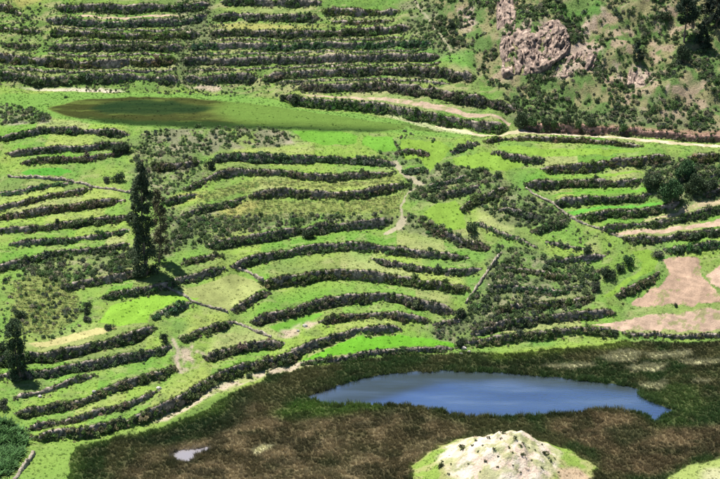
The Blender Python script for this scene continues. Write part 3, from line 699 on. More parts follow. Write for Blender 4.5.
ad = nnode(N, 'ShaderNodeMath', operation='ADD', use_clamp=True); L.new(rf, ad.inputs[0]); L.new(mr.outputs[0], ad.inputs[1])
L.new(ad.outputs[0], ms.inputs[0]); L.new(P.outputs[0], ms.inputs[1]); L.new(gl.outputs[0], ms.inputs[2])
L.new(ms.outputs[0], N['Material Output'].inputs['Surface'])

m, nt, N, L, P = new_mat('sky_glare_water')
P.inputs['Base Color'].default_value = (.17, .16, .17, 1); P.inputs['Roughness'].default_value = .12  # sky glare on the pool put into this pale base colour

# ------------------------------------------------------------------ object helpers
COL = scene.collection
def mesh_np(name, verts, faces, mat=None, colors=None, smooth_=False):
    """faces: (n,k) array, one k for all"""
    verts = np.asarray(verts, np.float32); faces = np.asarray(faces, np.int32)
    me = bpy.data.meshes.new(name)
    k = faces.shape[1]
    me.vertices.add(len(verts)); me.vertices.foreach_set('co', verts.ravel())
    me.loops.add(faces.size); me.loops.foreach_set('vertex_index', faces.ravel())
    me.polygons.add(len(faces)); me.polygons.foreach_set('loop_start', np.arange(0, faces.size, k, dtype=np.int32))
    if smooth_:
        me.polygons.foreach_set('use_smooth', np.ones(len(faces), bool))
    if colors is not None:
        a = me.color_attributes.new('Col', 'FLOAT_COLOR', 'POINT')
        cc = np.ones((len(verts), 4), np.float32); cc[:, :3] = colors
        a.data.foreach_set('color', cc.ravel())
    me.update(calc_edges=True)
    if mat:
        me.materials.append(MATS[mat])
    return me
def obj(name, data, parent=None, loc=(0, 0, 0)):
    o = bpy.data.objects.new(name, data)
    COL.objects.link(o)
    o.parent = parent
    o.location = loc
    return o
def tag(o, label=None, cat=None, group=None, kind=None):
    if label: o['label'] = label
    if cat: o['category'] = cat
    if group: o['group'] = group
    if kind: o['kind'] = kind
    return o
def empty(name, loc, label, cat, group=None):
    o = obj(name, None, None, loc)
    o.empty_display_size = .3
    return tag(o, label, cat, group)

# ------------------------------------------------------------------ the ground, cut along the borders of fields, road, marsh
V = np.stack([XX, YY, H], -1).reshape(-1, 3)
CF = C.reshape(-1, 3)
ii, jj = np.meshgrid(np.arange(ny - 1), np.arange(nx - 1), indexing='ij')
base = (ii * nx + jj).ravel()
F = np.stack([base, base + 1, base + nx + 1, base + nx], 1)
FR = REG[:-1, :-1].ravel()
for ri, (nm, lb, ct_, mt) in enumerate(REGIONS):
    f = F[FR == ri]
    if len(f) < 4:
        continue
    u, inv = np.unique(f, return_inverse=True)
    me = mesh_np(nm, V[u], inv.reshape(-1, 4), mt, CF[u], True)
    tag(obj(nm, me), lb, ct_, kind='structure')

def water_sheet(name, mask, z, label, cat, mat, bank_reflection=None):
    """level water filling the hollow: every ground cell near the hollow gets a cell of water, the bank hides the rest"""
    mk = blur(mask, .9) > .04
    f = F[mk[:-1, :-1].ravel()]
    u, inv = np.unique(f, return_inverse=True)
    v = V[u].copy(); v[:, 2] = z
    wd = np.zeros((len(u), 3)) if bank_reflection is None else np.repeat(bank_reflection.ravel()[u][:, None], 3, 1)
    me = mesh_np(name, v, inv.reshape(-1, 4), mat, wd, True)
    return tag(obj(name, me), label, cat, kind='structure')
bank_reflection = blur(poly_mask([(300, 400), (345, 383), (385, 373), (450, 369), (550, 375), (640, 386), (640, 394), (590, 390), (540, 386), (490, 382), (440, 385), (400, 394), (372, 402), (330, 406)], 1.2, 2.5), 1.3)  # mask of the dark reflection painted along the far and left bank
water_sheet('pond', poly_mask(POND_PX, .5, 2.0), -.02, 'long blue pond ringed by dark sedge', 'pond', 'water', bank_reflection)
water_sheet('pool', poly_mask(POOL_PX, .25, 1.5), -.02, 'small pale pool in the brown marsh at lower left', 'pool', 'sky_glare_water')

# ------------------------------------------------------------------ plant prototypes (used by the scattered masses)
def leaves(centers, size, r, up=.3, squash=1.0):
    """one quad per centre, random orientation"""
    n = len(centers)
    a = r.normal(size=(n, 3)); a[:, 2] += up; a /= np.linalg.norm(a, axis=1)[:, None] + 1e-9
    b = r.normal(size=(n, 3)); b -= (b * a).sum(1)[:, None] * a; b /= np.linalg.norm(b, axis=1)[:, None] + 1e-9
    c = np.cross(a, b)
    s = (size * (0.6 + .8 * r.random(n)))[:, None]
    p = np.stack([centers - b * s, centers - c * s * .45 * squash, centers + b * s, centers + c * s * .45 * squash], 1)
    return p.reshape(-1, 3), np.arange(4 * n).reshape(-1, 4)
def cloud(n, r, blobs=7, rad=.42, flat=.9):
    """points on and in a few overlapping lumps, base at z = 0, about 2 wide"""
    out = []
    for b in range(blobs):
        ang, q = r.random() * 6.283, math.sqrt(r.random()) * .62
        c = np.array([q * math.cos(ang), q * math.sin(ang), .32 + r.random() * .62 * (1.15 - q)])
        rr_ = rad * (.65 + .6 * r.random())
        d = r.normal(size=(n // blobs, 3)); d /= np.linalg.norm(d, axis=1)[:, None]
        d *= (rr_ * r.random(len(d)) ** .35)[:, None]; d[:, 2] *= flat
        out.append(c + d)
    o = np.concatenate(out); o[:, 2] = np.abs(o[:, 2])
    return o
def proto_collection(name, meshes):
    c = bpy.data.collections.new(name)
    for i, me in enumerate(meshes):
        c.objects.link(bpy.data.objects.new('%s_%02d' % (name, i), me))
    return c
def shrub_mesh(seed, n=230, size=.15, mat='scrub_leaf'):
    r = np.random.default_rng(seed)
    v, f = leaves(cloud(n, r, r.integers(5, 9)), size, r, .35, 1.3)
    return mesh_np('shrub', v, f, mat)
def blade_mesh(seed, n, h, spread, wid, mat, lean=.35, rad=.25):
    r = np.random.default_rng(seed)
    vs = []
    for k in range(n):
        ang = r.random() * 6.283; q = rad * math.sqrt(r.random())
        b = np.array([q * math.cos(ang), q * math.sin(ang), -.03])
        l = h * (.55 + .6 * r.random()); an2 = ang + r.normal() * .6
        out = np.array([math.cos(an2), math.sin(an2), 0]) * l * lean * (.3 + r.random())
        side = np.array([-math.sin(an2 + r.normal()), math.cos(an2 + r.normal()), 0]) * wid
        mid = b + out * .35 + np.array([0, 0, l * .6]); tip = b + out + np.array([0, 0, l])
        vs += [b - side, b + side, mid + side * .8, mid - side * .8, mid - side * .8, mid + side * .8, tip + side * .15, tip - side * .15]
    return mesh_np('tuft', vs, np.arange(len(vs)).reshape(-1, 4), mat)
P_SHRUB = proto_collection('shrub_forms', [shrub_mesh(10 + i) for i in range(8)])
P_GRASS = proto_collection('grass_forms', [blade_mesh(40 + i, 26, .30, .3, .035, 'grass_blade', .6, .32) for i in range(6)])
P_SEDGE = proto_collection('sedge_forms', [blade_mesh(60 + i, 34, .95, .3, .040, 'grass_blade', .35, .34) for i in range(6)])
P_MAIZE = proto_collection('maize_forms', [blade_mesh(80 + i, 22, 1.6, .3, .10, 'grass_blade', .75, .2) for i in range(5)])

def scatter(name, parent, proto, nform, pos, rotz, tilt, scl, tint):
    n = len(pos)
    me = bpy.data.meshes.new(name)
    me.vertices.add(n); me.vertices.foreach_set('co', np.asarray(pos, np.float32).ravel())
    rot = np.zeros((n, 3), np.float32); rot[:, 2] = rotz; rot[:, 0] = tilt
    for nm, typ, key, arr in (('rot', 'FLOAT_VECTOR', 'vector', rot), ('scl', 'FLOAT_VECTOR', 'vector', np.asarray(scl, np.float32))):
        a = me.attributes.new(nm, typ, 'POINT'); a.data.foreach_set(key, np.ascontiguousarray(arr, np.float32).ravel())
    a = me.attributes.new('idx', 'INT', 'POINT'); a.data.foreach_set('value', rng.integers(0, nform, n).astype(np.int32))
    cc = np.ones((n, 4), np.float32); cc[:, :3] = tint
    a = me.attributes.new('tint', 'FLOAT_COLOR', 'POINT'); a.data.foreach_set('color', cc.ravel())
    me.update()
    o = obj(name, me, parent)
    key = 'scatter_' + proto.name
    ng = bpy.data.node_groups.get(key)
    if ng is None:
        ng = bpy.data.node_groups.new(key, 'GeometryNodeTree')
        ng.interface.new_socket('Geometry', in_out='INPUT', socket_type='NodeSocketGeometry')
        ng.interface.new_socket('Geometry', in_out='OUTPUT', socket_type='NodeSocketGeometry')
        N = ng.nodes; L = ng.links
        gi = N.new('NodeGroupInput'); go = N.new('NodeGroupOutput')
        ci = N.new('GeometryNodeCollectionInfo'); ci.inputs['Collection'].default_value = proto
        ci.inputs['Separate Children'].default_value = True; ci.inputs['Reset Children'].default_value = True
        iop = N.new('GeometryNodeInstanceOnPoints'); iop.inputs['Pick Instance'].default_value = True
        def at(nm, ty):
            a = N.new('GeometryNodeInputNamedAttribute'); a.data_type = ty; a.inputs['Name'].default_value = nm
            return a.outputs['Attribute']
        er = N.new('FunctionNodeEulerToRotation')
        L.new(at('rot', 'FLOAT_VECTOR'), er.inputs[0]); L.new(er.outputs[0], iop.inputs['Rotation'])
        L.new(at('scl', 'FLOAT_VECTOR'), iop.inputs['Scale']); L.new(at('idx', 'INT'), iop.inputs['Instance Index'])
        L.new(gi.outputs[0], iop.inputs['Points']); L.new(ci.outputs[0], iop.inputs['Instance'])
        L.new(iop.outputs[0], go.inputs[0])
    md = o.modifiers.new('scatter', 'NODES'); md.node_group = ng
    o['kind'] = 'stuff'
    return o

SCRUB_T = np.array([(.050, .076, .032), (.064, .098, .036), (.082, .112, .046), (.090, .100, .062), (.130, .122, .080), (.064, .122, .036), (.040, .056, .038), (.165, .155, .095)])
SCRUB_P = np.array([.20, .22, .17, .13, .08, .10, .06, .04])
def scrub_tint(n, boost=1.0):
    return SCRUB_T[rng.choice(len(SCRUB_T), n, p=SCRUB_P / SCRUB_P.sum())] * (.75 + .5 * rng.random((n, 1))) * boost

# ------------------------------------------------------------------ terrace walls
def wall_mesh(name, xs, ys, thick, zb, zt, mat, rough=.10, rows=None):
    """a battered dry stone wall along a plan curve, closed all round"""
    n = len(xs)
    tx, ty = np.gradient(xs), np.gradient(ys)
    l = np.hypot(tx, ty) + 1e-9
    nxv, nyv = ty / l, -tx / l                       # points downhill / towards the camera
    rows = rows or [(.62, 0), (.5, .3), (.42, .65), (.34, .95), (.05, 1.04), (-.34, 1.0), (-.5, .4), (-.6, 0)]
    vs = np.zeros((n, len(rows), 3))
    for k, (o, f) in enumerate(rows):
        jit = (rng.random(n) - .5) * 2 * rough
        vs[:, k, 0] = xs + nxv * (o * thick + jit)
        vs[:, k, 1] = ys + nyv * (o * thick + jit)
        vs[:, k, 2] = zb + (zt - zb) * f + ((rng.random(n) - .5) * 2 * rough if 0 < f else 0)
    m = len(rows)
    fs = [(i * m + k, (i + 1) * m + k, (i + 1) * m + (k + 1) % m, i * m + (k + 1) % m) for i in range(n - 1) for k in range(m)]
    me = mesh_np(name, vs.reshape(-1, 3), np.array(fs), mat)
    bm = bmesh.new(); bm.from_mesh(me); bm.verts.ensure_lookup_table()
    for i in (0, n - 1):
        bm.faces.new([bm.verts[i * m + k] for k in range(m)])
    bmesh.ops.recalc_face_normals(bm, faces=bm.faces[:])
    bm.to_mesh(me); bm.free()
    return me, nxv, nyv
for i, (label, pts, o) in enumerate(W):
    xs, ys = wallcurves[i]
    if len(xs) < 4:
        continue
    tx, ty = np.gradient(xs), np.gradient(ys); l = np.hypot(tx, ty) + 1e-9
    ax, ay = ty / l, -tx / l
    zf = np.minimum(ground(xs + ax * .75, ys + ay * .75), ground(xs, ys - .5))
    zt = np.maximum(ground(xs - ax * .55, ys - ay * .55), ground(xs, ys + .45))
    zt = np.maximum(zt, zf + .25)
    mid = len(xs) // 2
    root = empty('terrace_wall', (xs[mid], ys[mid], zf[mid]), label, 'terrace wall', 'terrace walls on the hillside')
    me, _, _ = wall_mesh('stone_face', xs - xs[mid], ys - ys[mid], .55, zf - zf[mid] - .35, zt - zf[mid] - .06, o.get('m', 'stone'), .15, [(.75, 0), (.62, .3), (.46, .62), (.26, .90), (-.15, .97), (-.5, .7), (-.6, 0)])
    obj('stone_face', me, root)
    # scrub growing on the wall
    ln = float(np.hypot(np.diff(xs), np.diff(ys)).sum())
    wv = random.uniform(.7, 1.2)
    d, s = o.get('d', 2.1) * 4.2 * wv, o.get('s', 1.0)
    n = int(ln * d)
    t_ = rng.random(n) * (len(xs) - 1)
    clump = NZ[4](t_ * .45 / 2.4 + i * 7.7, t_ * 0 + i * 3.1)
    clump = clump * .55 + .45 * NZ[1](t_ * .45 / 6.5 + i * 2.3, t_ * 0 + i * 5.9)
    keep = rng.random(n) < .20 + 1.25 * smooth(.26, .58, clump)
    t_ = t_[keep]; clump = clump[keep]; n = len(t_)
    ip = np.arange(len(xs))
    bx, by = np.interp(t_, ip, xs), np.interp(t_, ip, ys)
    nxx, nyy = np.interp(t_, ip, ax), np.interp(t_, ip, ay)
    zb_, zt_ = np.interp(t_, ip, zf), np.interp(t_, ip, zt)
    f_ = rng.random(n) ** 1.25
    off = .75 - f_ * 1.0 + rng.normal(size=n) * .18
    x_, y_ = bx + nxx * off, by + nyy * off
    z_ = zb_ + (zt_ - zb_) * f_ * .80 - .12
    r_ = s * (.24 + .42 * rng.random(n) ** 1.7) * (.70 + .65 * clump)
    big = rng.random(n) < .05
    r_[big] *= 1.45
    dz_ = zt_ - zb_
    r_ *= .55 + .45 * np.clip(dz_ / 1.3, 0, 1)
    tint_ = scrub_tint(n, 1.5) * np.array((random.uniform(.85, 1.3), random.uniform(.9, 1.2), random.uniform(.8, 1.25)))
    scl = np.stack([r_ * (.9 + .4 * rng.random(n)), r_ * (.9 + .4 * rng.random(n)), r_ * (.95 + .75 * rng.random(n))], 1)
    over = o.get('over', .50 if pts[0][1] < 112 else .16) * (.4 + 1.2 * rng.random(n)) + big * .7
    scl[:, 2] = np.minimum(scl[:, 2], np.maximum((zt_ + over - z_) / 1.15, .12))
    # grassy fringe hanging over the lip and weeds at the foot
    n2w = int(ln * 3.2)
    t2 = rng.random(n2w) * (len(xs) - 1)
    foot = rng.random(n2w) < .45
    of2 = np.where(foot, .7 + 1.3 * rng.random(n2w) ** 1.6, -.35 + .6 * rng.random(n2w))
    x2, y2 = np.interp(t2, ip, xs) + np.interp(t2, ip, ax) * of2, np.interp(t2, ip, ys) + np.interp(t2, ip, ay) * of2
    z2 = np.where(foot, ground(x2, y2), np.interp(t2, ip, zt)) - .1
    r2 = .13 + .22 * rng.random(n2w) ** 1.5
    ti2 = np.array([(.085, .135, .040), (.130, .165, .055), (.190, .185, .085), (.070, .115, .036)])[rng.integers(0, 4, n2w)] * (.75 + .5 * rng.random((n2w, 1)))
    x_ = np.concatenate([x_, x2]); y_ = np.concatenate([y_, y2]); z_ = np.concatenate([z_, z2])
    scl = np.concatenate([scl, np.stack([r2 * 1.3, r2 * 1.2, r2], 1)]); tint_ = np.concatenate([tint_, ti2]); n = n + n2w
    sc = scatter('scrub', root, P_SHRUB, 8, np.stack([x_ - xs[mid], y_ - ys[mid], z_ - zf[mid]], 1), rng.random(n) * 6.28, rng.normal(size=n) * .15, scl, tint_)
    sc['label'] = 'dark scrub grown over the wall face'
    root['kind'] = 'thing'

# ------------------------------------------------------------------ free-standing field walls
FIELD_WALLS = [('low field wall with pale sunlit top left of the tall tree', [(8, 177), (30, 178), (60, 180), (85, 184), (105, 189), (131, 193)], .8, .6),
               ('leaning stone wall along the lower left side of the square pale plot', [(167, 287), (180, 294), (195, 303), (212, 308), (228, 313)], .7, .45),
               ('short stone wall stub at the top corner of the square pale plot', [(237, 268), (246, 271), (256, 277), (263, 281)], .8, .6),
               ('diagonal stone wall between the two small green plots right of centre left', [(234, 323), (250, 329), (262, 334), (271, 338)], .7, .5),
               ('steep stone wall climbing left of the bushy knoll', [(466, 304), (475, 290), (484, 277), (493, 264), (501, 253)], .7, .5),
               ('long diagonal stone wall below the right hand terraces', [(526, 188), (552, 203), (577, 221), (604, 230), (628, 238)], .6, .45),
               ('pale-topped wall in the bottom left corner below the maize', [(14, 482), (22, 470), (29, 461), (34, 454)], .9, .7),
               ('thin stone wall beside the boulder heap right of the vivid green pondside plot', [(474, 335), (484, 331), (500, 328), (512, 326)], .6, .5)]
for lb, pts, hgt, th in FIELD_WALLS:
    P3 = [place(*p) for p in pts]
    px_ = np.array([p[0] for p in P3]); py_ = np.array([p[1] for p in P3])
    t_ = np.concatenate([[0], np.cumsum(np.hypot(np.diff(px_), np.diff(py_)))])
    tt = np.linspace(0, t_[-1], max(5, int(t_[-1] / .32)))
    xs, ys = np.interp(tt, t_, px_), np.interp(tt, t_, py_)
    xs = xs + (rng.random(len(xs)) - .5) * .12
    zg = ground(xs, ys)
    zs = np.convolve(np.pad(zg, 3, mode='edge'), np.ones(7) / 7, 'valid')
    me, _, _ = wall_mesh('field_wall', xs - xs[0], ys - ys[0], th, zg - zs[0] - .4, np.maximum(zs, zg) - zs[0] + hgt * (.45 + .7 * rng.random(len(xs))) * (.4 + .8 * NZ[2](tt / 2.0, tt * 0 + 3)), 'pale_stone', .13)
    tag(obj('field_wall', me, None, (xs[0], ys[0], zs[0])), lb, 'stone wall', 'free-standing field walls', 'thing')

# ------------------------------------------------------------------ road cut, cliff
def rock_mesh(name, rx, ry, rz, seed, mat, sub=5, amp=.25, freq=2.2, verts_dir=None):
    bm = bmesh.new()
    bmesh.ops.create_icosphere(bm, subdivisions=sub, radius=1)
    v = np.array([x.co[:] for x in bm.verts])
    nz1 = fbm(v[:, 0] * freq + seed, (v[:, 1] + v[:, 2] * .35) * freq + seed * .7, 0, 4)
    nz2 = 1 - np.abs(2 * fbm(v[:, 0] * freq * 2.2 + 9 + seed, v[:, 2] * freq * .7 + v[:, 1], 3, 4) - 1)
    sc_ = 1 + amp * (nz1 - .5) * 2 + amp * .7 * (nz2 - .8)
    v = v * sc_[:, None] * np.array([rx, ry, rz])
    for x, c in zip(bm.verts, v):
        x.co = c
    me = bpy.data.meshes.new(name); bm.to_mesh(me); bm.free()
    me.materials.append(MATS[mat])
    return me
def join_meshes(name, parts, mat):
    bm = bmesh.new()
    for me, loc, rz in parts:
        n0 = len(bm.verts)
        bm.from_mesh(me); bm.verts.ensure_lookup_table()
        M = Matrix.Translation(loc) @ Matrix.Rotation(rz, 4, 'Z')
        for v in bm.verts[n0:]:
            v.co = M @ v.co
    me = bpy.data.meshes.new(name); bm.to_mesh(me); bm.free()
    me.materials.append(MATS[mat])
    return me
def cliff(label, bottom, top, bulge, seed, mat='cliff', amp=1.0):
    """a rock face lying on the hillside between two lines, with ribs and gullies, closed behind"""
    nu, nv = 150, 90
    B = np.array([place(*p) for p in bottom]); T = np.array([place(*p) for p in top])
    u = np.linspace(0, 1, nu)
    Bi = np.stack([np.interp(u, np.linspace(0, 1, len(B)), B[:, k]) for k in range(3)], 1)
    Ti = np.stack([np.interp(u, np.linspace(0, 1, len(T)), T[:, k]) for k in range(3)], 1)
    v = np.linspace(0, 1, nv)[None, :, None]
    G = Bi[:, None] * (1 - v) + Ti[:, None] * v
    U, Vv = np.meshgrid(u, v.ravel(), indexing='ij')
    prof = np.minimum(1, np.minimum(Vv / .12, (1 - Vv) / .45)).clip(0, 1) * np.minimum(1, np.minimum(U, 1 - U) / .10)
    wid = np.hypot(*(B[-1] - B[0])[:2]); hgt = np.linalg.norm(T[0] - B[0])
    a, c = U * wid, Vv * hgt
    rr = np.random.default_rng(int(seed))
    prof = np.clip(prof * 2.0 - 1.3 * fbm(a / 2.4 + seed * 2, c / 2.8, 6, 4), 0, 1) ** .8
    rib = np.abs(2 * fbm(a / 3.4 + seed, c / 11.0 + a * .12, 1, 4) - 1)
    cr = fbm(a / .8 + seed, c / 1.1, 4, 4) - .5
    # blocky joints: every point takes the offset of its nearest block centre
    K = int(wid * hgt * .7)
    kx, kc, ko = rr.random(K) * wid, rr.random(K) * hgt, rr.random(K)
    wa, wc = a + cr * 1.2, c + (fbm(a / .9 + 5, c / .9, 2, 3) - .5) * 1.5
    d2 = (wa[..., None] - kx) ** 2 * 4.0 + (wc[..., None] - kc) ** 2 * .35
    blk = ko[d2.argmin(-1)]
    out = prof ** .7 * (bulge * (.3 + 1.2 * fbm(a / 5 + seed, c / 5, 3, 2)) + amp * (blk - .5) * 1.15 - amp * (1 - np.clip(rib * 2.2, 0, 1)) * 1.1 + cr * amp * .5)
    G = G + np.stack([cr * prof * .2, -out * .85, out * .45], -1)
    G[..., 2] -= (1 - np.minimum(1, prof * 4)) * .5
    back = G.copy(); back[..., 1] += 3; back[..., 2] -= 2.5
    vs = np.concatenate([G.reshape(-1, 3), back.reshape(-1, 3)]) - B[0]
    i, j = np.meshgrid(np.arange(nu - 1), np.arange(nv - 1), indexing='ij'); q = (i * nv + j).ravel()
    f = np.stack([q, q + nv, q + nv + 1, q + 1], 1); n0 = nu * nv
    ring = [k * nv for k in range(nu)] + [(nu - 1) * nv + k for k in range(1, nv)] + [k * nv + nv - 1 for k in range(nu - 2, -1, -1)] + [k for k in range(nv - 2, 0, -1)]
    side = [(ring[k], ring[k] + n0, ring[(k + 1) % len(ring)] + n0, ring[(k + 1) % len(ring)]) for k in range(len(ring))]
    me = mesh_np('rock_outcrop', vs, np.concatenate([f, f[:, ::-1] + n0, np.array(side)]), mat)
    return tag(obj('rock_outcrop', me, None, tuple(B[0])), label, 'rock')
cliff('pinkish brown cliff face on the upper right hillside', [(499, 79), (512, 79), (530, 77), (546, 74), (560, 62), (572, 46)], [(496, 10), (512, 14), (530, 16), (545, 14), (557, 12), (571, 24)], 2.1, 5)
cliff('narrow pinkish rocky rib rising from the cliff to the top edge', [(496, 34), (502, 30), (509, 30), (516, 34)], [(497, -26), (504, -30), (512, -30), (520, -26)], .5, 9, amp=.8)
cliff('eroded pinkish scar right of the cliff on the right hillside', [(548, 80), (560, 80), (572, 76), (584, 74), (598, 64)], [(560, 58), (570, 50), (580, 46), (590, 44), (602, 48)], .8, 14, amp=.8)
cliff('eroded scar low in the middle of the right hillside', [(624, 88), (634, 84), (644, 86), (656, 100), (668, 104)], [(628, 66), (636, 64), (646, 66), (656, 74), (668, 88)], .8, 21, amp=.8)

# ------------------------------------------------------------------ scrub masses, grass, sedge, maize
def in_frame_pts(mask, per_m2):
    idx = np.flatnonzero(mask.ravel())
    n = int(len(idx) * .084 * per_m2)
    if n == 0:
        return np.zeros(0), np.zeros(0)
    p = rng.choice(idx, n)
    return GX[p % nx] + (rng.random(n) - .5) * .3, GY[p // nx] + (rng.random(n) - .5) * .28
tz = (H - CAM_H)
depth_c = YY * cp - tz * sp
PXX = 360 + FPX * XX / depth_c
PYY = 239.5 - FPX * (YY * sp + tz * cp) / depth_c
VIEW = (PXX > -40) & (PXX < 760) & (PYY > -40) & (PYY < 515)
built = np.isin(REG, [i for i, r in enumerate(REGIONS) if r[0] in ('crop_field', 'ploughed_field', 'dirt_road', 'footpath', 'lake_bed', 'marsh', 'sandy_path', 'mound', 'fallow_strip')])
px_l, py_l, sz_l = [], [], []
for pts, dens, s in PATCH:
    m = poly_mask(pts, 1.2, 3) & VIEW & ~built
    dm = smooth(.36, .58, fbm(XX / 3.2, YY / 3.6, int(dens * 10) % 8, 3))
    m = m & (rng.random(m.shape) < .22 + .78 * dm)
    x, y = in_frame_pts(m, dens * 6.5)
    px_l.append(x); py_l.append(y); sz_l.append(np.full(len(x), s))
x = np.concatenate(px_l); y = np.concatenate(py_l); s = np.concatenate(sz_l); n = len(x)
r_ = s * (.17 + .62 * rng.random(n) ** 2.8)
tag(scatter('slope_scrub', None, P_SHRUB, 8, np.stack([x, y, ground(x, y) - .12], 1), rng.random(n) * 6.28, rng.normal(size=n) * .15, np.stack([r_, r_ * (.85 + .3 * rng.random(n)), r_ * (.8 + .6 * rng.random(n))], 1), scrub_tint(n, 1.7)),
    'mixed dark scrub in thickets between the terraces', 'scrub')
# hillside scrub at upper right
m = righthill & VIEW & ~built & ~(poly_mask([(499, 79), (512, 79), (530, 77), (546, 74), (560, 62), (572, 46), (566, 26), (548, 20), (530, 27), (512, 22), (518, -20), (498, -20)], .5, 2) & (rng.random(REG.shape) < .72))
dm = smooth(.40, .60, fbm(XX / 3.6 + 5, YY / 4.2, 2, 4)) * (1 - .9 * np.clip(soil * 1.8, 0, 1))
m = m & (rng.random(m.shape) < .10 + .90 * dm)
x, y = in_frame_pts(m, 6.5); n = len(x)
r_ = .15 + .75 * rng.random(n) ** 3.2
tag(scatter('hillside_scrub', None, P_SHRUB, 8, np.stack([x, y, ground(x, y) - .12], 1), rng.random(n) * 6.28, rng.normal(size=n) * .15, np.stack([r_, r_, r_ * (.8 + .5 * rng.random(n))], 1), scrub_tint(n, 1.55)),
    'mottled scrub covering the bare upper right hillside', 'scrub')
# grass tufts over the open ground, tinted like the ground below them
m = VIEW & ~np.isin(REG, [i for i, r in enumerate(REGIONS) if r[0] in ('ploughed_field', 'dirt_road', 'footpath', 'marsh')]) & ~((mb > .4) & (rng.random(REG.shape) < .85)) & ~((core > .3) & (rng.random(REG.shape) < .8))
isf = np.isin(REG, [i for i, r in enumerate(REGIONS) if r[0] in ('crop_field', 'sandy_path', 'fallow_strip')])
m = m & (rng.random(m.shape) < np.where(isf, .45, 1.0))
x, y = in_frame_pts(m, 1.7); n = len(x)
tint = sample(CT, x, y) * (1.12 + .4 * rng.random((n, 1)))
r_ = .30 + .55 * rng.random(n) ** 3
wm = np.zeros(REG.shape, bool)
for pts in WEEDY:
    wm |= poly_mask(pts, 1, 2)
xc, yc = in_frame_pts(wm & VIEW & ~built, 3.0)
yc = np.round((yc + xc * .12) / .8) * .8 - xc * .12 + rng.normal(size=len(yc)) * .08
rc = .5 + .8 * rng.random(len(xc)) ** 1.5
tc = np.array([(.250, .300, .100), (.320, .320, .140), (.180, .270, .085)])[rng.integers(0, 3, len(xc))] * (.8 + .5 * rng.random((len(xc), 1)))
x = np.concatenate([x, xc]); y = np.concatenate([y, yc]); r_ = np.concatenate([r_, rc]); tint = np.concatenate([tint, tc]); n = len(x)
tag(scatter('grass', None, P_GRASS, 6, np.stack([x, y, ground(x, y)], 1), rng.random(n) * 6.28, rng.normal(size=n) * .1, np.stack([r_, r_, r_], 1), tint), 'green grass and weeds on the terrace treads', 'grass')
# sedge of the marsh
mreg = np.isin(REG, [i for i, r in enumerate(REGIONS) if r[0] == 'marsh']) & VIEW & (pb < .35)
x, y = in_frame_pts(mreg, 9.0); n = len(x)
tint = sample(CT, x, y) * (.92 + .50 * rng.random((n, 1)))
edge = sample(blur(pond, 1.2), x, y)
r_ = (.24 + .40 * rng.random(n) ** 1.5) * (.7 + .75 * fbm(x / 2.5, y / 2.5, 3, 3)) * (1 + .9 * np.clip(edge * 2, 0, 1))
tag(scatter('marsh_sedge', None, P_SEDGE, 6, np.stack([x, y, ground(x, y) - .05], 1), rng.random(n) * 6.28, rng.normal(size=n) * .12, np.stack([r_, r_, r_ * (.75 + .4 * rng.random(n))], 1), tint), 'brown and green sedge filling the marsh around the pond', 'sedge')
# maize
m = poly_mask([(-14, 420), (8, 422), (20, 427), (27, 442), (24, 462), (6, 476), (-14, 480)], .9, 1.5) & (fbm(XX / 1.5, YY / 1.5, 3, 3) > .42)
x, y = in_frame_pts(m, 3.6); n = len(x)
tag(scatter('maize_crop', None, P_MAIZE, 5, np.stack([x, y, ground(x, y)], 1), rng.random(n) * 6.28, rng.normal(size=n) * .06, np.stack([.9 + .4 * rng.random(n), .9 + .4 * rng.random(n), .45 + .45 * rng.random(n)], 1), np.array((.070, .150, .045)) * (.6 + .9 * rng.random((n, 1)))),
    'tall dark green maize in the bottom left corner', 'maize')

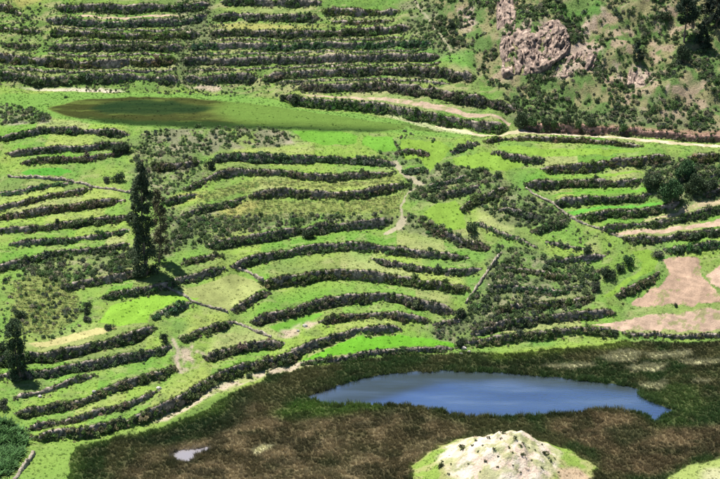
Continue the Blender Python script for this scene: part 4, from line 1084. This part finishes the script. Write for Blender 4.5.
# ------------------------------------------------------------------ trees and single bushes
def tube(path, radii, seg=7):
    vs, fs = [], []
    for k, (p, r_) in enumerate(zip(path, radii)):
        for a in range(seg):
            an = 2 * math.pi * a / seg
            vs.append((p[0] + r_ * math.cos(an), p[1] + r_ * math.sin(an), p[2]))
    for k in range(len(path) - 1):
        for a in range(seg):
            b = (a + 1) % seg
            fs.append((k * seg + a, k * seg + b, (k + 1) * seg + b, (k + 1) * seg + a))
    return vs, fs
def tree(name, label, px, py, height, profile, tint, seed, nclump=60, nleaf=9000, leaf=.22, trunk_r=.3, lean=0, group=None, sink=.3, clump_r=.9):
    """profile: list of (height fraction, crown radius in metres)"""
    r = np.random.default_rng(seed)
    x, y, z = place(px, py)
    root = empty(name, (x, y, z - sink), label, 'tree', group)
    hs = [p[0] for p in profile]; rs = [p[1] for p in profile]
    path = [np.array((lean * f + .25 * math.sin(f * 5 + seed), .2 * math.cos(f * 4 + seed), height * f * .97)) for f in np.linspace(0, 1, 10)]
    path = [p - path[0] * np.array((1, 1, 0)) for p in path]
    vs, fs = tube(path, [trunk_r * (1 - .93 * k / 9) for k in range(10)])
    cents = []
    for k in range(nclump):
        f = hs[0] + (hs[-1] - hs[0]) * ((k + r.random()) / nclump)
        rad = np.interp(f, hs, rs)
        ang = r.random() * 6.283; q = rad * (.25 + .75 * math.sqrt(r.random()))
        stem = np.array([np.interp(f, np.linspace(0, 1, 10), [p[a] for p in path]) for a in range(3)])
        c = stem + np.array((q * math.cos(ang), q * math.sin(ang), r.normal() * .3))
        cents.append((c, rad))
        if k % 2 == 0 and q > .5:
            s0 = stem - np.array((0, 0, q * .7))
            v2, f2 = tube([s0, (s0 + c) / 2 + np.array((0, 0, .1)), c], [trunk_r * .3 * (1.1 - f), trunk_r * .2 * (1.1 - f) + .01, .015], 5)
            fs += [tuple(i + len(vs) for i in ff) for ff in f2]; vs += v2
    obj('trunk', mesh_np('trunk', vs, np.array(fs), 'bark', smooth_=True), root)
    pts = []
    for c, rad in cents:
        d = r.normal(size=(nleaf // nclump, 3)); d /= np.linalg.norm(d, axis=1)[:, None]
        cr = clump_r * (.55 + .7 * r.random()) * (.45 + .55 * min(1, rad / max(rs)))
        pts.append(c + d * (cr * r.random(len(d)) ** .45)[:, None] * np.array((1, 1, 1.15)))
    pts = np.concatenate(pts)
    pts = pts[pts[:, 2] > .1]
    v, f = leaves(pts, leaf, r, .1, 1.0)
    mn = 'leaf_%s_%d' % (name, seed)
    leaf_mat(mn, False, tint, .25, .6)
    obj('crown', mesh_np('crown', v, f, mn), root)
    return root
tree('eucalyptus_tree', 'tall dark narrow tree standing alone among the left terraces', 147, 274, 24.0, [(.02, 2.5), (.10, 2.9), (.22, 2.6), (.34, 1.7), (.48, 2.2), (.62, 2.2), (.78, 1.7), (.9, 1.2), (1.0, .4)], (.062, .088, .046), 3, 130, 22000, .20, .38, -.6, clump_r=1.05)
tree('eucalyptus_tree', 'slimmer brownish tree just right of the tall dark tree', 159, 262, 16.5, [(.15, 1.6), (.4, 1.5), (.7, 1.6), (.9, 1.0), (1.0, .4)], (.105, .10, .055), 5, 50, 5000, .19, .22, .3, clump_r=.8)
tree('cypress_tree', 'small dark upright tree at the left edge above the lowest terraces', 20, 378, 12.6, [(.02, 1.5), (.2, 1.35), (.4, 1.45), (.6, 1.9), (.8, 1.6), (1.0, .5)], (.050, .080, .038), 8, 80, 12000, .17, .26, .1, clump_r=.75)
tree('conifer_tree', 'tall dark tree with bare lower trunk cut by the top edge at right', 684, 42, 12.5, [(.42, 1.2), (.5, 2.2), (.62, 2.6), (.8, 2.0), (1.0, .5)], (.030, .050, .030), 11, 60, 9000, .2, .26, -.3, clump_r=.9)
tree('conifer_tree', 'dark cone shaped tree right of the bare-trunked tree at top right', 701, 48, 6.6, [(.05, 2.1), (.3, 2.0), (.6, 1.5), (.85, .8), (1.0, .2)], (.028, .048, .027), 12, 50, 7000, .17, .18, 0, clump_r=.7)
tree('conifer_tree', 'broad black-green tree in the top right corner', 716, 26, 9.5, [(.1, 2.6), (.35, 3.2), (.65, 3.0), (.9, 1.6), (1.0, .6)], (.024, .036, .026), 13, 70, 10000, .2, .24, 0, clump_r=1.0)
tree('conifer_tree', 'little dark conifer alone in the middle of the right hillside', 639, 60, 4.8, [(.03, 1.3), (.4, 1.1), (.75, .7), (1.0, .15)], (.034, .056, .034), 14, 36, 3600, .14, .12, 0, clump_r=.5)

BUSHES = [  # px, py (base), radius m, height m, tint, label
    (683, 62, 2.4, 4.6, 0, 'round black-green bush below the bare-trunked tree at top right'),
    (664, 19, 1.7, 2.4, 1, 'dark bush left of the bare-trunked tree near the top edge'),
    (670, 204, 3.5, 6.0, 2, 'large round dark green bush under the road at right'),
    (653, 188, 2.6, 4.0, 1, 'dark rounded bush left of the large round bush at right'),
    (685, 178, 3.0, 4.6, 2, 'dark tree-like bush behind the large round bush at right'),
    (694, 193, 2.6, 4.4, 1, 'dark bush right of the large round bush'),
    (708, 190, 2.3, 3.0, 0, 'low dark bush near the right edge beside the large round bushes'),
    (294, 104, 1.7, 2.8, 0, 'dark round bush at the left end of the long tan strip'),
    (283, 101, 1.2, 1.7, 0, 'smaller dark bush left of the round bush by the tan strip'),
    (521, 127, 2.2, 3.6, 1, 'dark bush above the road where the tan strip ends'),
    (533, 126, 1.7, 2.4, 5, 'green bush on the road cut, right of the dark bush'),
    (546, 126, 1.2, 2.6, 1, 'upright bush on the road cut, leftmost of the upright row'),
    (554, 127, 1.1, 2.3, 5, 'upright bush on the road cut, second of the upright row'),
    (567, 127, 1.5, 3.0, 1, 'tallest upright bush on the road cut'),
    (579, 127, 1.1, 2.3, 5, 'narrow upright bush right of the tallest on the road cut'),
    (590, 127, 1.4, 2.8, 1, 'rightmost upright bush on the road cut'),
    (622, 131, 1.6, 1.9, 5, 'spreading bush above the road left of the red earth bank'),
    (209, 169, 1.5, 2.5, 0, 'dark bush at the left end of the wall below the vivid oval plot'),
    (125, 153, 1.6, 2.6, 0, 'dark round bush ending the second wall below the dry lake'),
    (115, 151, 1.2, 1.9, 1, 'smaller bush left of the round bush below the dry lake'),
    (118, 181, 1.5, 2.3, 1, 'dark bush above the pale-topped field wall'),
    (108, 182, 1.1, 1.6, 3, 'small grey-green bush above the pale-topped field wall'),
    (129, 223, 1.2, 2.4, 0, 'dark bush touching the left side of the tall tree crown'),
    (76, 228, 1.0, 1.6, 0, 'dark bush midway along the wall left of the tall tree'),
    (57, 226, .8, 1.5, 0, 'small dark bush on the wall at far left of the tall tree'),
    (309, 238, 1.7, 2.4, 0, 'dark round bush on the hedge wall below the weedy crop'),
    (88, 307, .9, 1.4, 1, 'topmost of three bushes in a column at the meadow corner'),
    (87, 314, .95, 1.4, 0, 'middle of three bushes in a column at the meadow corner'),
    (88, 321, 1.1, 1.4, 3, 'lowest of three bushes in a column at the meadow corner'),
    (21, 318, 1.4, 2.0, 1, 'dark bush in the yellow-green meadow at left'),
    (3, 352, 1.5, 2.2, 0, 'dark bush cut by the left edge beside the small left tree'),
    (5, 408, 1.4, 2.0, 3, 'grey-green bush cut by the left edge beside the lower terraces'),
    (165, 342, 1.1, 1.9, 0, 'dark bush at the top of the worn gully path'),
    (110, 328, 1.3, 1.2, 0, 'low dark bush on the pale strip edge below the green plot'),
    (249, 377, .8, 1.1, 1, 'small bush on the sandy path above the marsh'),
    (268, 376, .6, 1.0, 1, 'tiny bush on the sandy path nearest the stone corner'),
    (460, 346, 1.4, 1.9, 0, 'dark bush at the right tip of the vivid green pondside plot'),
    (460, 318, 1.7, 2.2, 0, 'dark bush where the steep stone wall meets the long terrace wall'),
    (471, 233, 1.6, 3.0, 1, 'grey-green bush at the lower right of the kidney shaped plot'),
    (499, 176, 1.0, 1.4, 1, 'small bush in the bright plot left of the right hand terraces'),
    (608, 278, 1.8, 2.6, 0, 'dark bush on the knoll left of the curved bright strip'),
    (628, 266, 1.5, 3.0, 2, 'upright green bush beside the curved bright strip'),
    (620, 270, 1.2, 2.0, 1, 'bush between the dark and the upright bush by the curved strip'),
    (595, 290, 1.1, 2.2, 3, 'grey-green bush at the lower end of the curved bright strip'),
    (587, 252, 1.0, 1.8, 1, 'small bush on the crest above the bushy knoll'),
    (696, 240, 1.6, 2.0, 1, 'dark bush under the long ploughed strip, left of a pair'),
    (712, 236, 1.4, 2.0, 1, 'dark bush under the long ploughed strip, right of a pair'),
    (675, 306, .6, .8, 0, 'tiny dark bush on the lower edge of the bottle shaped field'),
    (613, 336, 1.2, 1.4, 0, 'dark bush at the tip of the lowest ploughed field'),
    (657, 256, 1.5, 1.6, 3, 'grey-green bush at the neck of the bottle shaped field'),
    (66, 98, .6, .8, 5, 'tiny bush on the pale shore above the dry lake'),
    (450, 28, 1.5, 2.0, 0, 'dark bush on the scrub hillside right of the climbing footpath'),
    (453, 44, 1.2, 1.6, 0, 'dark bush beside the lower end of the climbing footpath'),
]
BT = [(.040, .060, .030), (.052, .080, .036), (.048, .100, .036), (.085, .098, .062), (.12, .12, .07), (.066, .120, .040)]
leaf_cache = {}
bush_me = {}
for ti, c in enumerate(BT):
    leaf_mat('bush_leaf_%d' % ti, False, c, .15, .55)
for px, py, rad, hgt, ti, lb in BUSHES:
    x, y, z = place(px, py)
    root = empty('bush', (x, y, z - .15), lb, 'bush', 'single bushes')
    key = (ti, random.randint(0, 2), rad > 1.9)
    if key not in bush_me:
        r = np.random.default_rng(ti * 10 + key[1] + 500)
        n = 3200 if key[2] else 1100
        v, f = leaves(cloud(n, r, 14 if key[2] else 9, .36 if key[2] else .42), .055 if key[2] else .085, r, .25, 1.3)
        bush_me[key] = mesh_np('foliage', v, f, 'bush_leaf_%d' % ti)
        vs, fs = [], []
        for k in range(5):
            an = k * 1.26 + r.random()
            v2, f2 = tube([(0, 0, -.1), (.18 * math.cos(an), .18 * math.sin(an), .3), (.42 * math.cos(an), .42 * math.sin(an), .75)], [.05, .035, .01], 5)
            fs += [tuple(i + len(vs) for i in ff) for ff in f2]; vs += v2
        bush_me[key + ('s',)] = mesh_np('stems', vs, np.array(fs), 'bark')
    for nm, me in (('foliage', bush_me[key]), ('stems', bush_me[key + ('s',)])):
        c = obj(nm, me, root)
        c.scale = (rad, rad, hgt / 1.15)
        c.rotation_euler.z = random.random() * 6.28

# tussocks dotted over the mound: too many alike to tell apart
spots = [(452, 462), (463, 450), (470, 444), (476, 441), (479, 452), (484, 446), (486, 460), (490, 438), (495, 448), (497, 456), (500, 441), (503, 434), (508, 446), (511, 452), (515, 437), (519, 447), (522, 442), (524, 456), (528, 449), (532, 438), (536, 452), (540, 446), (545, 455), (551, 462), (556, 460), (530, 462), (513, 466), (499, 468), (482, 472), (467, 466), (441, 468), (448, 474), (560, 470), (543, 470), (520, 474)]
tuss = [shrub_mesh(300 + i, 150, .17, None) for i in range(3)]
leaf_mat('tussock_leaf', False, (.070, .085, .030), .15, .5)
for me in tuss:
    me.name = 'tussock'
    me.materials.append(MATS['tussock_leaf'])
for k, (px, py) in enumerate(spots):
    x, y, z = place(px + random.uniform(-2, 2), py + random.uniform(-2, 2))
    o = tag(obj('tussock', tuss[k % 3], None, (x, y, z - .08)), 'small olive tussock dotted on the cream mound', 'tussock', 'tussocks on the cream mound')
    s_ = random.choice((.26, .32, .38, .45, .6, .8))
    o.scale = (s_, s_, s_ * random.uniform(.8, 1.2)); o.rotation_euler.z = random.random() * 6.28
# boulders
BOULD = [(159, 389, .75, 'pale boulder at the end of the second wall above the marsh', 'white_stone'), (40, 397, .6, 'white stone on the short wall at bottom left', 'white_stone'),
         (464, 349, .8, 'pale boulder at the right tip of the vivid green pondside plot', 'white_stone'), (469, 352, .55, 'smaller pale stone right of the boulder at the vivid plot tip', 'white_stone'),
         (461, 354, .45, 'little pale stone below the boulder at the vivid plot tip', 'white_stone'), (296, 358, .7, 'pale stone at the corner where the lowest left wall ends', 'white_stone'),
         (708, 41, .8, 'whitish stone beside the cone shaped tree at top right', 'white_stone'), (94, 392, .6, 'pale stone on the third wall above the marsh', 'white_stone'),
         (305, 326, .8, 'largest tumbled stone beside the small vivid plot above the pond', 'white_stone'), (298, 331, .5, 'smaller tumbled stone left of the largest one above the pond', 'white_stone')]
for k, (px, py, rad, lb, mt) in enumerate(BOULD):
    x, y, z = place(px, py)
    rad *= .65
    me = rock_mesh('boulder', rad, rad * .8, rad * .7, k * 2.1, mt, 3, .35, 1.8)
    tag(obj('boulder', me, None, (x, y, z + rad * .25)), lb, 'boulder', 'boulders')
